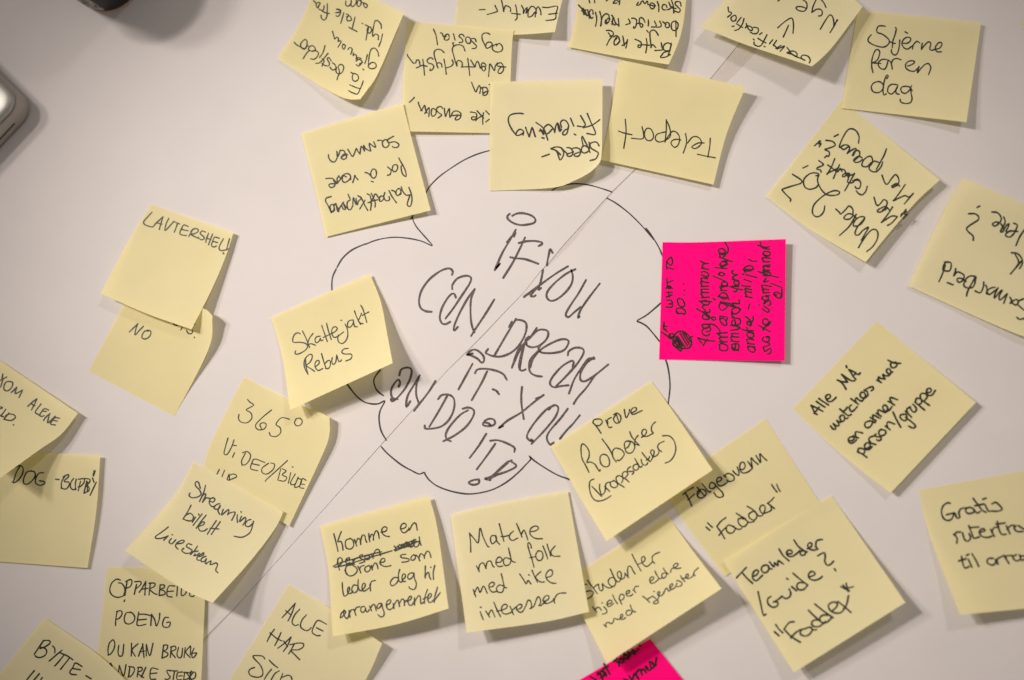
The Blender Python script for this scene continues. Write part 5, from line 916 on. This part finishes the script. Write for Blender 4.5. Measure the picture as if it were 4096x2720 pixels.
loft('base', [ring(2.5, 1.6), ring(0.8, 2.2), ring(0, 3.2), ring(0.3, 9.0), ring(1.2, 14.6), ring(1.9, 15.4)], M_ALU, lap, smooth=False)
loft('gasket', [ring(2.0, 15.42), ring(2.0, 16.1)], M_DARK, lap)
loft('lid', [ring(1.9, 16.15), ring(1.6, 16.6), ring(1.7, 18.4), ring(2.4, 19.6), ring(3.8, 20.5), ring(6.0, 21.1), ring(9.5, 21.4)],
     M_ALU_TOP, lap, smooth=True)
# slot in the side that faces the cup-free side of the table
loc = lambda x, y, z: ((lcx + ca * x - sa * y) * S, (lcy + sa * x + ca * y) * S, z * S)
sx0 = LL / 2 + 0.12
pv = []
for z_ in (7.0, 8.3):
    for y_ in (LW / 2 - 60, LW / 2 - 19):
        pv.append(loc(sx0, y_, z_))
        pv.append(loc(sx0 - 2.0, y_, z_))
mesh_obj('slot', pv, [(0, 2, 6, 4), (1, 5, 7, 3), (0, 4, 5, 1), (2, 3, 7, 6), (4, 6, 7, 5), (0, 1, 3, 2)], M_DARK, lap)
for fx, fy in ((LL / 2 - 22, -LW / 2 + 22), (-LL / 2 + 22, -LW / 2 + 22), (LL / 2 - 22, LW / 2 - 22), (-LL / 2 + 22, LW / 2 - 22)):
    rings_ = []
    for z_, r_ in ((SZ, 5.0), (1.6, 5.4)):
        rings_.append([loc(fx + r_ * math.cos(a * math.pi / 8), fy + r_ * math.sin(a * math.pi / 8), z_) for a in range(16)])
    loft('rubber_foot', rings_, M_DARK, lap)

# ------------------------------------------------------------------ dark paper cup (top left)
cc = np.array(world(446, -78, SZ)) / S
cup = bpy.data.objects.new('paper_cup', None)
cup.location = (cc[0] * S, cc[1] * S, SZ * S)
link(cup)
tag(cup, 'black paper cup with pale small print, cut off by the top edge of the photo', 'cup')
NB = 64


def cring(r, z):
    return [(r * S * math.cos(2 * math.pi * i / NB), r * S * math.sin(2 * math.pi * i / NB), z * S) for i in range(NB)]


RB, RT, CH = 27.5, 36.0, 66.0
loft('base_rim', [cring(RB - 1.5, 0), cring(RB - 0.2, 0), cring(RB, 0.3), cring(RB + 0.1, 2.4), cring(RB - 0.8, 2.6)], M_CUPRIM, cup, smooth=True)
loft('wall', [cring(RB, 2.4), cring(RB + 0.6, 3.4), cring(RT, CH), cring(RT - 1.0, CH), cring(RB - 0.6, 6.0)], M_CUP, cup, cap_top=True, cap_bot=False, smooth=True)
lipr = []
for i in range(9):
    a = math.radians(-90 + 360 * i / 8)
    lipr.append(cring(RT + 0.6 + 1.3 * math.cos(a), CH + 1.3 * math.sin(a)))
loft('lip', lipr, M_CUP, cup, cap_top=False, cap_bot=False, smooth=True)


def wallpt(theta, z, off=0.12):
    r = RB + 0.6 + (RT - RB - 0.6) * (z - 3.4) / (CH - 3.4) + off
    return (r * math.cos(theta) * S, r * math.sin(theta) * S, z * S)


rnd = random.Random(11)
pv, pf = [], []
for col in range(5):
    th0 = math.radians(-150 + col * 12.5)
    z = 5.2 + rnd.uniform(0, 1.6)
    while z < 54:
        x = 0.0
        while x < 10.0:
            wd = rnd.uniform(0.6, 2.0)
            if rnd.random() < 0.85:
                ta, tb = th0 + math.radians(x), th0 + math.radians(min(x + wd, 10.4))
                hh = rnd.uniform(0.8, 1.15)
                b = len(pv)
                pv += [wallpt(ta, z), wallpt(tb, z), wallpt(tb, z + hh), wallpt(ta, z + hh)]
                pf.append((b, b + 1, b + 2, b + 3))
            x += wd + rnd.uniform(0.35, 0.7)
        z += 1.75
        if rnd.random() < 0.10:
            z += 2.5
mesh_obj('fine_print', pv, pf, M_PRINT, cup)
